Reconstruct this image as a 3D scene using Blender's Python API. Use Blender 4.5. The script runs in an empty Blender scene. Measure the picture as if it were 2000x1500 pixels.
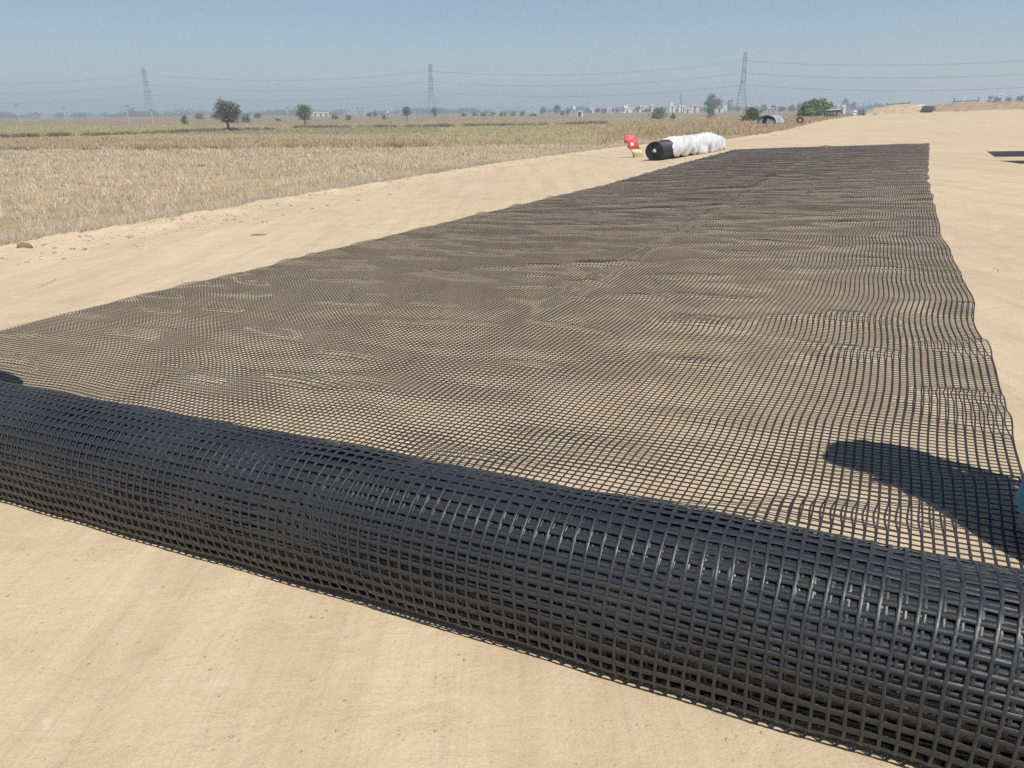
import bpy, bmesh, math, random
import numpy as np
from mathutils import Matrix, Vector

random.seed(7)
RNG = np.random.default_rng(11)
scn = bpy.context.scene
COL = scn.collection
R = math.radians

# ------------------------------------------------------------------ camera
PW, PH = 2000.0, 1500.0
F_PX = 1502.0
PITCH, ROLL = R(19.42), R(0.54)
CAM_H = 1.30
cp, sp_, cr, sr = math.cos(PITCH), math.sin(PITCH), math.cos(ROLL), math.sin(ROLL)
X0 = Vector((1, 0, 0)); U0 = Vector((0, sp_, cp)); F0 = Vector((0, cp, -sp_))
right = cr * X0 - sr * U0
up = sr * X0 + cr * U0
cam_d = bpy.data.cameras.new("camera")
cam_d.sensor_width = 36.0
cam_d.lens = 36.0 * F_PX / PW
cam_d.clip_start = 0.05
cam_d.clip_end = 20000
cam = bpy.data.objects.new("camera", cam_d)
COL.objects.link(cam)
cam.matrix_world = Matrix(((right.x, up.x, -F0.x, 0), (right.y, up.y, -F0.y, 0), (right.z, up.z, -F0.z, CAM_H), (0, 0, 0, 1)))
scn.camera = cam

# ------------------------------------------------------------------ sky, sun, exposure
SUN_EL = R(58.6)
TRAVEL = Vector((-0.435, 0.90, 0)).normalized()          # horizontal direction in which the light travels
world = bpy.data.worlds.new("World")
scn.world = world
world.use_nodes = True
wn = world.node_tree.nodes; wl = world.node_tree.links
sky = wn.new("ShaderNodeTexSky")
sky.sky_type = 'NISHITA'
sky.sun_disc = False
sky.sun_elevation = SUN_EL
sky.sun_rotation = math.atan2(-TRAVEL.x, -TRAVEL.y)
sky.altitude = 300
sky.air_density = 1.0
sky.dust_density = 0.1
sky.ozone_density = 3.6
wn["Background"].inputs["Strength"].default_value = 0.064
wl.new(sky.outputs[0], wn["Background"].inputs[0])
sun_d = bpy.data.lights.new("sun", 'SUN')
sun_d.energy = 4.2
sun_d.angle = R(0.55)
sun_d.color = (1.0, 0.95, 0.86)
sun = bpy.data.objects.new("sun", sun_d)
COL.objects.link(sun)
ld = Vector((TRAVEL.x * math.cos(SUN_EL), TRAVEL.y * math.cos(SUN_EL), -math.sin(SUN_EL)))
sun.rotation_euler = ld.to_track_quat('-Z', 'Y').to_euler()
sun.location = (0, 0, 80)
scn.view_settings.view_transform = 'Standard'
scn.view_settings.look = 'None'
scn.view_settings.gamma = 1.0
scn.view_settings.exposure = 0.42
scn.render.engine = 'CYCLES'
scn.cycles.use_denoising = False
scn.cycles.max_bounces = 8
scn.cycles.volume_bounces = 2
scn.cycles.sample_clamp_indirect = 6

# ------------------------------------------------------------------ pixel <-> world helpers
TH = R(26.5)
UX, UY = math.sin(TH), math.cos(TH)          # along the road
NX, NY = math.cos(TH), -math.sin(TH)         # across the road, to the right
PA, PB = 0.004, 0.028                        # road gradient and cross fall

def ray(px, py):
    u = float((px - PW / 2) / F_PX); v = float(-(py - PH / 2) / F_PX)
    d = F0 + u * right + v * up
    return d.normalized()

def project(x, y, z):
    x = np.asarray(x, float); y = np.asarray(y, float); z = np.asarray(z, float) - CAM_H
    f = x * F0.x + y * F0.y + z * F0.z
    f = np.where(f < 0.05, 0.05, f)
    u = (x * right.x + y * right.y + z * right.z) / f
    v = (x * up.x + y * up.y + z * up.z) / f
    return PW / 2 + F_PX * u, PH / 2 - F_PX * v

def st2xy(s, t):
    return s * UX + t * NX, s * UY + t * NY

def xy2st(x, y):
    return x * UX + y * UY, x * NX + y * NY

def sstep(x, a, b):
    k = np.clip((np.asarray(x, float) - a) / (b - a), 0, 1)
    return k * k * (3 - 2 * k)

def plane_px(px, py):
    d = ray(px, py)
    ds, dt = xy2st(d.x, d.y)
    k = CAM_H / (-d.z + PA * ds + PB * dt)
    return ds * k, dt * k

_edge = [plane_px(*p) for p in [(0, 490), (150, 463), (300, 438), (600, 385), (1000, 318), (1240, 286), (1420, 275), (1500, 263), (1560, 248), (1600, 237), (1650, 229)]]
EDGE_S = np.array([-40.0] + [e[0] for e in _edge] + [190.0])
EDGE_T = np.array([-9.6] + [e[1] for e in _edge] + [-9.0])

def edge_t(s):
    return np.interp(s, EDGE_S, EDGE_T)

def road_z(s, t):
    return PA * np.clip(s, -30, 175) + PB * np.clip(t, -14, 14)

def fourier(x, y, seed, n, wx, wy):
    r = np.random.default_rng(seed)
    o = np.zeros_like(np.asarray(x, float))
    for i in range(n):
        lx = wx[0] * (wx[1] / wx[0]) ** r.random(); ly = wy[0] * (wy[1] / wy[0]) ** r.random()
        o = o + np.cos(2 * math.pi * (x / lx * r.choice([-1, 1]) + y / ly) + r.random() * 6.283)
    return o * math.sqrt(2.0 / n)

def terrain(x, y):
    x = np.asarray(x, float); y = np.asarray(y, float)
    s, t = xy2st(x, y)
    D = np.hypot(x, y)
    zb = -0.95 + 1.95 * sstep(D, 150, 750)
    te = edge_t(s)
    w = te - t
    ze = road_z(s, te)
    zf = ze - 0.07 - (ze - 0.07 - zb) * sstep(w, 0, 60)
    zf = zf + 0.03 * fourier(x, y, 3, 6, (2.5, 9), (2.5, 9)) * sstep(w, 0.5, 4)
    zr = road_z(s, t) - 0.30 * sstep(-w, 0.1, 1.2)
    z = np.where(w > 0, zf, zr)
    out = np.maximum(sstep(s, 178, 330), sstep(t, 28, 90))
    out = np.maximum(out, sstep(-s, 25, 90))
    return z * (1 - out) + (zb - 0.3) * out

def hit(px, py, dmax=760.0):
    d = ray(px, py)
    prev = 2.0
    k = 2.0
    while k < dmax:
        z = CAM_H + d.z * k
        h = float(terrain(d.x * k, d.y * k))
        s, t = xy2st(d.x * k, d.y * k)
        if t > float(edge_t(s)) and s < 175:
            h = float(road_z(s, t))
        if z < h:
            lo, hi = prev, k
            for _ in range(25):
                m = (lo + hi) / 2
                hh = float(terrain(d.x * m, d.y * m))
                s, t = xy2st(d.x * m, d.y * m)
                if t > float(edge_t(s)) and s < 175:
                    hh = float(road_z(s, t))
                if CAM_H + d.z * m < hh: hi = m
                else: lo = m
            k = hi
            return Vector((d.x * k, d.y * k, hh))
        prev = k
        k *= 1.01
    n = math.hypot(d.x, d.y)
    x, y = d.x / n * dmax, d.y / n * dmax
    return Vector((x, y, float(terrain(x, y))))

def m_per_px(P):
    f = (P.x * F0.x + P.y * F0.y + (P.z - CAM_H) * F0.z)
    return f / F_PX

# ------------------------------------------------------------------ mesh helpers
def build_np(name, V, F, mat, parent=None, smooth=False, uv=None, fattr=None, vcol=None):
    V = np.ascontiguousarray(V, np.float32); F = np.ascontiguousarray(F, np.int32)
    k = F.shape[1]
    me = bpy.data.meshes.new(name)
    me.vertices.add(len(V)); me.vertices.foreach_set("co", V.ravel())
    me.loops.add(F.size); me.loops.foreach_set("vertex_index", F.ravel())
    me.polygons.add(len(F))
    me.polygons.foreach_set("loop_start", np.arange(0, F.size, k, dtype=np.int32))
    me.polygons.foreach_set("loop_total", np.full(len(F), k, np.int32))
    if smooth:
        me.polygons.foreach_set("use_smooth", np.ones(len(F), bool))
    me.update(calc_edges=True)
    if uv is not None:
        l = me.uv_layers.new(name="UVMap")
        l.data.foreach_set("uv", np.ascontiguousarray(uv[F.ravel()], np.float32).ravel())
    if fattr is not None:
        a = me.attributes.new("ribdir", 'FLOAT', 'FACE')
        a.data.foreach_set("value", np.ascontiguousarray(fattr, np.float32))
    if vcol is not None:
        a = me.attributes.new("tint", 'FLOAT_COLOR', 'POINT')
        c = np.ones((len(V), 4), np.float32); c[:, :3] = vcol
        a.data.foreach_set("color", c.ravel())
    me.materials.append(mat)
    o = bpy.data.objects.new(name, me)
    COL.objects.link(o)
    if parent is not None: o.parent = parent
    return o

class MB:
    def __init__(self):
        self.v = []; self.f = []
    def add(self, vs, fs):
        b = len(self.v); self.v += [tuple(p) for p in vs]; self.f += [tuple(b + i for i in f) for f in fs]
        return self
    def box(self, c, s, rz=0.0, M=None, taper=1.0):
        x, y, z = s[0] / 2, s[1] / 2, s[2] / 2
        vs = [Vector((a * x * (taper if d > 0 else 1), b * y * (taper if d > 0 else 1), d * z)) for d in (-1, 1) for a, b in ((-1, -1), (1, -1), (1, 1), (-1, 1))]
        m = M if M is not None else Matrix.Rotation(rz, 3, 'Z')
        vs = [m @ p + Vector(c) for p in vs]
        return self.add(vs, [(3, 2, 1, 0), (4, 5, 6, 7), (0, 1, 5, 4), (1, 2, 6, 5), (2, 3, 7, 6), (3, 0, 4, 7)])
    def bar(self, a, b, w, n=4, w2=None):
        a = Vector(a); b = Vector(b); d = (b - a)
        if d.length < 1e-6: return self
        d.normalize()
        x = d.orthogonal().normalized(); y = d.cross(x)
        w2 = w if w2 is None else w2
        vs = []
        for p, q in ((a, w), (b, w2)):
            for i in range(n):
                an = 2 * math.pi * i / n + math.pi / n
                vs.append(p + (x * math.cos(an) + y * math.sin(an)) * q / 2)
        fs = [(i, (i + 1) % n, n + (i + 1) % n, n + i) for i in range(n)] + [tuple(range(n - 1, -1, -1)), tuple(range(n, 2 * n))]
        return self.add(vs, fs)
    def tube(self, pts, rad, n=6):
        pts = [Vector(p) for p in pts]
        rs = rad if isinstance(rad, (list, tuple)) else [rad] * len(pts)
        vs = []
        ref = None
        for i, p in enumerate(pts):
            d = (pts[min(i + 1, len(pts) - 1)] - pts[max(i - 1, 0)]).normalized()
            if ref is None:
                ref = d.orthogonal().normalized()
            x = (ref - d * ref.dot(d)).normalized(); ref = x
            y = d.cross(x)
            for k in range(n):
                an = 2 * math.pi * k / n
                vs.append(p + (x * math.cos(an) + y * math.sin(an)) * rs[i])
        fs = []
        for i in range(len(pts) - 1):
            for k in range(n):
                fs.append((i * n + k, i * n + (k + 1) % n, (i + 1) * n + (k + 1) % n, (i + 1) * n + k))
        fs += [tuple(range(n - 1, -1, -1)), tuple(range((len(pts) - 1) * n, len(pts) * n))]
        return self.add(vs, fs)
    def lathe(self, prof, n=16, c=(0, 0, 0), M=None, fn=None):
        m = M if M is not None else Matrix.Identity(3)
        vs = []
        for i, (r, z) in enumerate(prof):
            for k in range(n):
                an = 2 * math.pi * k / n
                rr = r * (fn(an, z) if fn else 1)
                vs.append(m @ Vector((rr * math.cos(an), rr * math.sin(an), z)) + Vector(c))
        fs = []
        for i in range(len(prof) - 1):
            for k in range(n):
                fs.append((i * n + k, i * n + (k + 1) % n, (i + 1) * n + (k + 1) % n, (i + 1) * n + k))
        fs += [tuple(range(n - 1, -1, -1)), tuple(range((len(prof) - 1) * n, len(prof) * n))]
        return self.add(vs, fs)
    def build(self, name, mat, parent=None, smooth=False):
        me = bpy.data.meshes.new(name)
        me.from_pydata([tuple(p) for p in self.v], [], self.f)
        me.update()
        if smooth:
            me.polygons.foreach_set("use_smooth", [True] * len(me.polygons))
        me.materials.append(mat)
        o = bpy.data.objects.new(name, me)
        COL.objects.link(o)
        if parent is not None: o.parent = parent
        return o

def tag(o, label=None, cat=None, group=None, kind=None):
    if label: o["label"] = label
    if cat: o["category"] = cat
    if group: o["group"] = group
    if kind: o["kind"] = kind
    return o

def empty(name, loc, rz=0.0):
    o = bpy.data.objects.new(name, None)
    COL.objects.link(o)
    o.empty_display_size = 0.2
    o.location = loc; o.rotation_euler = (0, 0, rz)
    return o

# ------------------------------------------------------------------ materials
def new_mat(name):
    m = bpy.data.materials.new(name); m.use_nodes = True
    nt = m.node_tree
    return m, nt, nt.nodes["Principled BSDF"]

def N(nt, t, **kw):
    n = nt.nodes.new(t)
    for k, v in kw.items(): setattr(n, k, v)
    return n

def ramp(nt, src, stops, interp='LINEAR'):
    r = N(nt, "ShaderNodeValToRGB")
    r.color_ramp.interpolation = interp
    el = r.color_ramp.elements
    while len(el) < len(stops): el.new(0.5)
    for e, (p, c) in zip(el, stops):
        e.position = p
        e.color = tuple(c) + (1,) if len(c) == 3 else c
    if src is not None: nt.links.new(src, r.inputs[0])
    return r

def noise(nt, vec, scale, detail=4, rough=0.55, dist=0.0):
    n = N(nt, "ShaderNodeTexNoise")
    n.inputs["Scale"].default_value = scale; n.inputs["Detail"].default_value = detail
    n.inputs["Roughness"].default_value = rough; n.inputs["Distortion"].default_value = dist
    if vec is not None: nt.links.new(vec, n.inputs["Vector"])
    return n

def mixc(nt, fac, a, b, mode='MIX'):
    m = N(nt, "ShaderNodeMix", data_type='RGBA', blend_type=mode)
    for s, v in ((0, fac), (6, a), (7, b)):
        if isinstance(v, bpy.types.NodeSocket): nt.links.new(v, m.inputs[s])
        elif s == 0: m.inputs[0].default_value = v
        else: m.inputs[s].default_value = tuple(v) + (1,)
    return m.outputs[2]

def bump(nt, h, strength, dist, prev=None):
    b = N(nt, "ShaderNodeBump")
    b.inputs["Strength"].default_value = strength; b.inputs["Distance"].default_value = dist
    nt.links.new(h, b.inputs["Height"])
    if prev is not None: nt.links.new(prev, b.inputs["Normal"])
    return b.outputs[0]

def mapping(nt, vec, scale=(1, 1, 1), rot=(0, 0, 0)):
    m = N(nt, "ShaderNodeMapping")
    m.inputs["Scale"].default_value = scale; m.inputs["Rotation"].default_value = rot
    nt.links.new(vec, m.inputs["Vector"])
    return m.outputs[0]

def simple(name, col, rough=0.7, var=0.25, scale=8.0, bmp=0.15, metal=0.0, spec=0.4):
    m, nt, b = new_mat(name)
    tc = N(nt, "ShaderNodeTexCoord")
    n = noise(nt, tc.outputs["Object"], scale, 5)
    r = ramp(nt, n.outputs["Fac"], [(0.25, [c * (1 - var) for c in col]), (0.75, [min(1, c * (1 + var)) for c in col])])
    nt.links.new(r.outputs[0], b.inputs["Base Color"])
    b.inputs["Roughness"].default_value = rough
    b.inputs["Metallic"].default_value = metal
    b.inputs["Specular IOR Level"].default_value = spec
    if bmp > 0:
        nt.links.new(bump(nt, n.outputs["Fac"], bmp, 0.02), b.inputs["Normal"])
    return m

SAND = (0.515, 0.413, 0.285)

def sand_material():
    m, nt, b = new_mat("dry_sandy_earth")
    tc = N(nt, "ShaderNodeTexCoord"); P = tc.outputs["Object"]
    big = noise(nt, mapping(nt, P, (0.35, 0.12, 0.35), (0, 0, TH)), 1.0, 5, 0.6, 0.4)
    c1 = ramp(nt, big.outputs["Fac"], [(0.3, (0.485, 0.385, 0.27)), (0.55, SAND), (0.75, (0.54, 0.45, 0.33))])
    mid = noise(nt, P, 3.2, 6, 0.62, 0.6)
    c2 = ramp(nt, mid.outputs["Fac"], [(0.30, (0.91, 0.90, 0.88)), (0.52, (1, 1, 1)), (0.72, (1.04, 1.05, 1.07))])
    col = mixc(nt, 1.0, c1.outputs[0], c2.outputs[0], 'MULTIPLY')
    stk = noise(nt, mapping(nt, P, (3.0, 0.30, 1.0), (0, 0, TH)), 1.0, 5, 0.6, 0.5)
    sk = ramp(nt, stk.outputs["Fac"], [(0.35, (0.93, 0.925, 0.915)), (0.6, (1.03, 1.03, 1.035))])
    col = mixc(nt, 1.0, col, sk.outputs[0], 'MULTIPLY')
    # pale chalky spots pressed into the surface
    sp = noise(nt, P, 5.5, 3, 0.5, 1.2)
    spm = ramp(nt, sp.outputs["Fac"], [(0.66, (0, 0, 0)), (0.73, (1, 1, 1))])
    sm = N(nt, "ShaderNodeMath", operation='MULTIPLY'); nt.links.new(spm.outputs[0], sm.inputs[0]); sm.inputs[1].default_value = 0.45
    col = mixc(nt, sm.outputs[0], col, (0.58, 0.50, 0.38))
    # grains
    fine = noise(nt, P, 160.0, 3, 0.7)
    fr = ramp(nt, fine.outputs["Fac"], [(0.3, (0.87, 0.86, 0.84)), (0.6, (1.03, 1.03, 1.03))])
    col = mixc(nt, 1.0, col, fr.outputs[0], 'MULTIPLY')
    # hairline cracks
    wv = noise(nt, P, 2.5, 4, 0.6)
    wp = mixc(nt, 0.25, P, wv.outputs["Color"])
    vo = N(nt, "ShaderNodeTexVoronoi", feature='DISTANCE_TO_EDGE'); vo.inputs["Scale"].default_value = 1.15
    nt.links.new(wp, vo.inputs["Vector"])
    cw = ramp(nt, vo.outputs["Distance"], [(0.0, (1, 1, 1)), (0.0045, (0, 0, 0))])
    cm = noise(nt, P, 0.9, 4, 0.6)
    cmr = ramp(nt, cm.outputs["Fac"], [(0.535, (0, 0, 0)), (0.60, (1, 1, 1))])
    crk = N(nt, "ShaderNodeMath", operation='MULTIPLY')
    nt.links.new(cw.outputs[0], crk.inputs[0]); nt.links.new(cmr.outputs[0], crk.inputs[1])
    # tracks and swept streaks along the road
    trk = noise(nt, mapping(nt, P, (7.0, 0.35, 1.0), (0, 0, TH)), 1.0, 4, 0.55, 0.3)
    lump = noise(nt, P, 14.0, 5, 0.6, 0.3)
    nrm = bump(nt, trk.outputs["Fac"], 0.5, 0.05)
    nrm = bump(nt, mid.outputs["Fac"], 0.30, 0.05, nrm)
    nrm = bump(nt, lump.outputs["Fac"], 0.32, 0.010, nrm)
    scuff = noise(nt, mapping(nt, P, (5.0, 13.0, 1.0), (0, 0, 0.5)), 1.0, 5, 0.6, 1.4)
    nrm = bump(nt, scuff.outputs["Fac"], 0.28, 0.010, nrm)
    nrm = bump(nt, fine.outputs["Fac"], 0.35, 0.004, nrm)
    inv = N(nt, "ShaderNodeMath", operation='SUBTRACT'); inv.inputs[0].default_value = 1.0; nt.links.new(crk.outputs[0], inv.inputs[1])
    nrm = bump(nt, inv.outputs[0], 0.9, 0.012, nrm)
    nt.links.new(col, b.inputs["Base Color"])
    nt.links.new(nrm, b.inputs["Normal"])
    b.inputs["Roughness"].default_value = 0.92
    b.inputs["Specular IOR Level"].default_value = 0.2
    return m

def field_material():
    m, nt, b = new_mat("field_soil")
    a = N(nt, "ShaderNodeAttribute", attribute_name="tint")
    tc = N(nt, "ShaderNodeTexCoord"); P = tc.outputs["Object"]
    n1 = noise(nt, P, 2.2, 6, 0.65); n2 = noise(nt, P, 0.12, 5, 0.6); n3 = noise(nt, P, 12.0, 4, 0.7)
    r1 = ramp(nt, n1.outputs["Fac"], [(0.3, (0.72, 0.72, 0.70)), (0.7, (1.2, 1.2, 1.18))])
    r2 = ramp(nt, n2.outputs["Fac"], [(0.3, (0.80, 0.84, 0.78)), (0.7, (1.15, 1.12, 1.1))])
    col = mixc(nt, 1.0, mixc(nt, 1.0, a.outputs["Color"], r1.outputs[0], 'MULTIPLY'), r2.outputs[0], 'MULTIPLY')
    nt.links.new(col, b.inputs["Base Color"])
    nrm = bump(nt, n1.outputs["Fac"], 0.6, 0.12)
    nrm = bump(nt, n3.outputs["Fac"], 0.6, 0.04, nrm)
    nt.links.new(nrm, b.inputs["Normal"])
    b.inputs["Roughness"].default_value = 0.95; b.inputs["Specular IOR Level"].default_value = 0.1
    return m

def straw_material(name, stops, trans=0.25):
    m, nt, b = new_mat(name)
    g = N(nt, "ShaderNodeNewGeometry")
    r = ramp(nt, g.outputs["Random Per Island"], stops)
    tc = N(nt, "ShaderNodeTexCoord")
    n = noise(nt, tc.outputs["Object"], 0.35, 5, 0.65)
    rr = ramp(nt, n.outputs["Fac"], [(0.3, (0.76, 0.79, 0.73)), (0.5, (1, 1, 1)), (0.7, (1.12, 1.09, 1.06))])
    col = mixc(nt, 1.0, r.outputs[0], rr.outputs[0], 'MULTIPLY')
    nt.links.new(col, b.inputs["Base Color"])
    b.inputs["Roughness"].default_value = 0.75; b.inputs["Specular IOR Level"].default_value = 0.15
    tr = N(nt, "ShaderNodeBsdfTranslucent"); nt.links.new(col, tr.inputs[0])
    mx = N(nt, "ShaderNodeMixShader"); mx.inputs[0].default_value = trans
    out = nt.nodes["Material Output"]
    nt.links.new(b.outputs[0], mx.inputs[1]); nt.links.new(tr.outputs[0], mx.inputs[2]); nt.links.new(mx.outputs[0], out.inputs[0])
    return m

def leaf_material(name, dark, light):
    m, nt, b = new_mat(name)
    g = N(nt, "ShaderNodeNewGeometry")
    r = ramp(nt, g.outputs["Random Per Island"], [(0.0, dark), (0.6, [(a + c) / 2 for a, c in zip(dark, light)]), (1.0, light)])
    nt.links.new(r.outputs[0], b.inputs["Base Color"])
    b.inputs["Roughness"].default_value = 0.6; b.inputs["Specular IOR Level"].default_value = 0.25
    tr = N(nt, "ShaderNodeBsdfTranslucent"); nt.links.new(r.outputs[0], tr.inputs[0])
    mx = N(nt, "ShaderNodeMixShader"); mx.inputs[0].default_value = 0.3
    out = nt.nodes["Material Output"]
    nt.links.new(b.outputs[0], mx.inputs[1]); nt.links.new(tr.outputs[0], mx.inputs[2]); nt.links.new(mx.outputs[0], out.inputs[0])
    return m

def grid_material(name, base, dust, dust_amt, rough):
    """drawn black polymer ribs with fibres along each rib and a film of road dust"""
    m, nt, b = new_mat(name)
    uvn = N(nt, "ShaderNodeUVMap"); uvn.uv_map = "UVMap"
    a = N(nt, "ShaderNodeAttribute", attribute_name="ribdir")
    fa = noise(nt, mapping(nt, uvn.outputs[0], (900, 45, 1)), 1.0, 3, 0.6)
    fb = noise(nt, mapping(nt, uvn.outputs[0], (45, 900, 1)), 1.0, 3, 0.6)
    mx = N(nt, "ShaderNodeMix", data_type='FLOAT')
    nt.links.new(a.outputs["Fac"], mx.inputs[0]); nt.links.new(fa.outputs["Fac"], mx.inputs[2]); nt.links.new(fb.outputs["Fac"], mx.inputs[3])
    fib = mx.outputs[0]
    d1 = noise(nt, uvn.outputs[0], 2.3, 5, 0.65)
    d2 = noise(nt, uvn.outputs[0], 60.0, 3, 0.6)
    dd = N(nt, "ShaderNodeMath", operation='MULTIPLY'); nt.links.new(d1.outputs["Fac"], dd.inputs[0]); nt.links.new(d2.outputs["Fac"], dd.inputs[1])
    dr = ramp(nt, dd.outputs[0], [(0.15, (0, 0, 0)), (0.42, (dust_amt,) * 3)])
    br = ramp(nt, fib, [(0.3, [c * 0.6 for c in base]), (0.7, [c * 1.5 for c in base])])
    col = mixc(nt, dr.outputs[0], br.outputs[0], dust)
    nt.links.new(col, b.inputs["Base Color"])
    rr = ramp(nt, fib, [(0.3, (rough - 0.08,) * 3), (0.7, (rough + 0.15,) * 3)])
    nt.links.new(rr.outputs[0], b.inputs["Roughness"])
    b.inputs["Specular IOR Level"].default_value = 0.42
    nt.links.new(bump(nt, fib, 0.6, 0.0008), b.inputs["Normal"])
    return m

M_SAND = sand_material()
M_FIELD = field_material()
M_STUB = straw_material("stubble_straw", [(0.0, (0.36, 0.30, 0.21)), (0.3, (0.57, 0.485, 0.36)), (0.75, (0.70, 0.61, 0.48)), (1.0, (0.80, 0.73, 0.60))])
M_BROWN = straw_material("dry_brown_grass", [(0.0, (0.34, 0.25, 0.16)), (0.5, (0.50, 0.38, 0.25)), (1.0, (0.66, 0.54, 0.38))])
M_YELLOW = straw_material("yellow_green_crop", [(0.0, (0.29, 0.25, 0.13)), (0.5, (0.46, 0.395, 0.23)), (1.0, (0.62, 0.545, 0.36))])
M_DARKG = straw_material("dark_bund_grass", [(0.0, (0.16, 0.12, 0.075)), (0.6, (0.28, 0.215, 0.135)), (1.0, (0.42, 0.34, 0.22))])
M_WEED = straw_material("green_weeds", [(0.0, (0.09, 0.12, 0.05)), (1.0, (0.22, 0.25, 0.12))])
M_ROLL = grid_material("rolled_black_polymer", (0.022, 0.025, 0.031), (0.22, 0.18, 0.13), 0.08, 0.34)
M_MAT = grid_material("dusty_black_polymer", (0.019, 0.016, 0.018), (0.24, 0.19, 0.14), 0.10, 0.50)
M_CLOD = simple("earth_clod", (0.45, 0.345, 0.22), 0.95, 0.25, 20, 0.6, spec=0.1)
M_ROCK = simple("brown_rock", (0.24, 0.155, 0.09), 0.9, 0.35, 14, 0.7, spec=0.2)
M_BARK = simple("tree_bark", (0.10, 0.075, 0.055), 0.9, 0.3, 6, 0.5, spec=0.1)
M_STEEL = simple("galvanised_lattice_steel", (0.09, 0.10, 0.11), 0.6, 0.15, 2, 0.0, metal=0.0)
M_CABLE = simple("overhead_cable", (0.06, 0.065, 0.075), 0.6, 0.1, 2, 0.0)
M_CONC = simple("pole_concrete", (0.50, 0.48, 0.44), 0.85, 0.12, 3, 0.1)
M_WHITE = simple("white_house_paint", (0.74, 0.73, 0.70), 0.8, 0.08, 1.0, 0.05)
M_CREAM = simple("cream_house_paint", (0.62, 0.58, 0.48), 0.8, 0.10, 1.0, 0.05)
M_PINK = simple("pale_pink_house_paint", (0.66, 0.53, 0.47), 0.8, 0.10, 1.0, 0.05)
M_GREYW = simple("grey_plaster", (0.36, 0.35, 0.33), 0.85, 0.15, 1.0, 0.05)
M_DARK = simple("dark_opening", (0.035, 0.035, 0.04), 0.6, 0.2, 2, 0.0)
M_BLACKCORE = simple("black_core_tube", (0.012, 0.012, 0.013), 0.6, 0.2, 10, 0.1)

# ------------------------------------------------------------------ ground
def zone_colour(px, py, w):
    px = np.clip(px, -200, 2200)
    y1 = np.interp(px, [0, 500, 850, 1100, 1250, 1400], [292, 289, 287, 283, 276, 268])
    y2 = np.interp(px, [0, 400, 850, 1100, 1250, 1400], [271, 270, 273, 278, 275, 267])
    y3 = np.interp(px, [0, 250, 450, 600, 850, 1150, 1250, 1450], [265, 262, 256, 250, 248, 243, 244, 262])
    y4 = np.interp(px, [0, 420, 600, 850, 1150, 1400], [245, 244, 243, 237, 232, 228])
    z = np.full(px.shape, 5)
    z[py > y4] = 4
    z[py > y3] = 3
    z[py > y2] = 2
    z[py > y1] = 1
    return z
ZC = np.array([(0, 0, 0), (0.36, 0.29, 0.19), (0.30, 0.22, 0.14), (0.33, 0.28, 0.17), (0.32, 0.27, 0.15), (0.25, 0.19, 0.125)])

na, nr = 900, 260
ang = np.concatenate([np.linspace(R(-46), R(46), na - 90), np.linspace(R(46), R(314), 92)[1:-1]])
rad = np.concatenate([[0.0], np.geomspace(1.0, 4200, nr - 1)])
A, Q = np.meshgrid(ang, rad)
gx, gy = Q * np.sin(A), Q * np.cos(A)
gz = terrain(gx, gy)
gpx, gpy = project(gx, gy, gz)
_s, _t = xy2st(gx, gy)
zon = zone_colour(gpx, gpy, edge_t(_s) - _t)
gc = ZC[zon].copy()
left = (gpx < 430) & (zon == 4)
gc[zon == 4] = (0.31, 0.25, 0.145)
gc[left] = (0.29, 0.255, 0.13)
# grey-green fallow strip in the middle of the fields
fal = (zon == 3) & (gpy < np.interp(gpx, [0, 350, 700, 1000], [268, 262, 262, 255])) & (gpx > 330) & (gpx < 860)
gc[fal] = (0.20, 0.18, 0.125)
grs = (_t > edge_t(_s) - 14) & (_s > 42) & (gpx > 1180)
gc[grs] = (0.28, 0.20, 0.12)
inroad = (edge_t(_s) - _t) < 0.05
gc[inroad & (_s < 185)] = SAND
M_na = A.shape[1]
idx = np.arange(A.size).reshape(A.shape)
i0 = idx[:-1, :]; i1 = idx[1:, :]
fq = np.stack([i0, np.roll(i0, -1, 1), np.roll(i1, -1, 1), i1], -1).reshape(-1, 4)[:, ::-1]
ground = build_np("ground", np.stack([gx, gy, gz], -1).reshape(-1, 3), fq, M_FIELD, smooth=True, vcol=gc.reshape(-1, 3))
tag(ground, kind="structure")

# dirt road: one flat sheet with the cross fall, its left side following the field edge
ss = np.concatenate([np.linspace(-20, 60, 260), np.linspace(60, 178, 120)[1:]])
kk = np.concatenate([np.linspace(0, 0.08, 10), np.linspace(0.08, 1, 40)[1:]])
S2, K2 = np.meshgrid(ss, kk, indexing='ij')
rag = 0.10 * fourier(S2, S2 * 0, 21, 8, (0.6, 5), (50, 90))
TE = edge_t(S2) + rag - 0.15
T2 = TE + (24 - TE) * K2
rx, ry = st2xy(S2, T2)
rz = road_z(S2, T2) + 0.02 * np.where(S2 > 45, fourier(S2, T2, 23, 8, (8, 30), (6, 20)), 0) * sstep(S2, 45, 70)
n1, n2 = S2.shape
idx = np.arange(S2.size).reshape(n1, n2)
fq = np.stack([idx[:-1, :-1], idx[:-1, 1:], idx[1:, 1:], idx[1:, :-1]], -1).reshape(-1, 4)[:, ::-1]
road = build_np("dirt_road", np.stack([rx, ry, rz], -1).reshape(-1, 3), fq, M_SAND, smooth=True)
tag(road, kind="structure")

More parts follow.
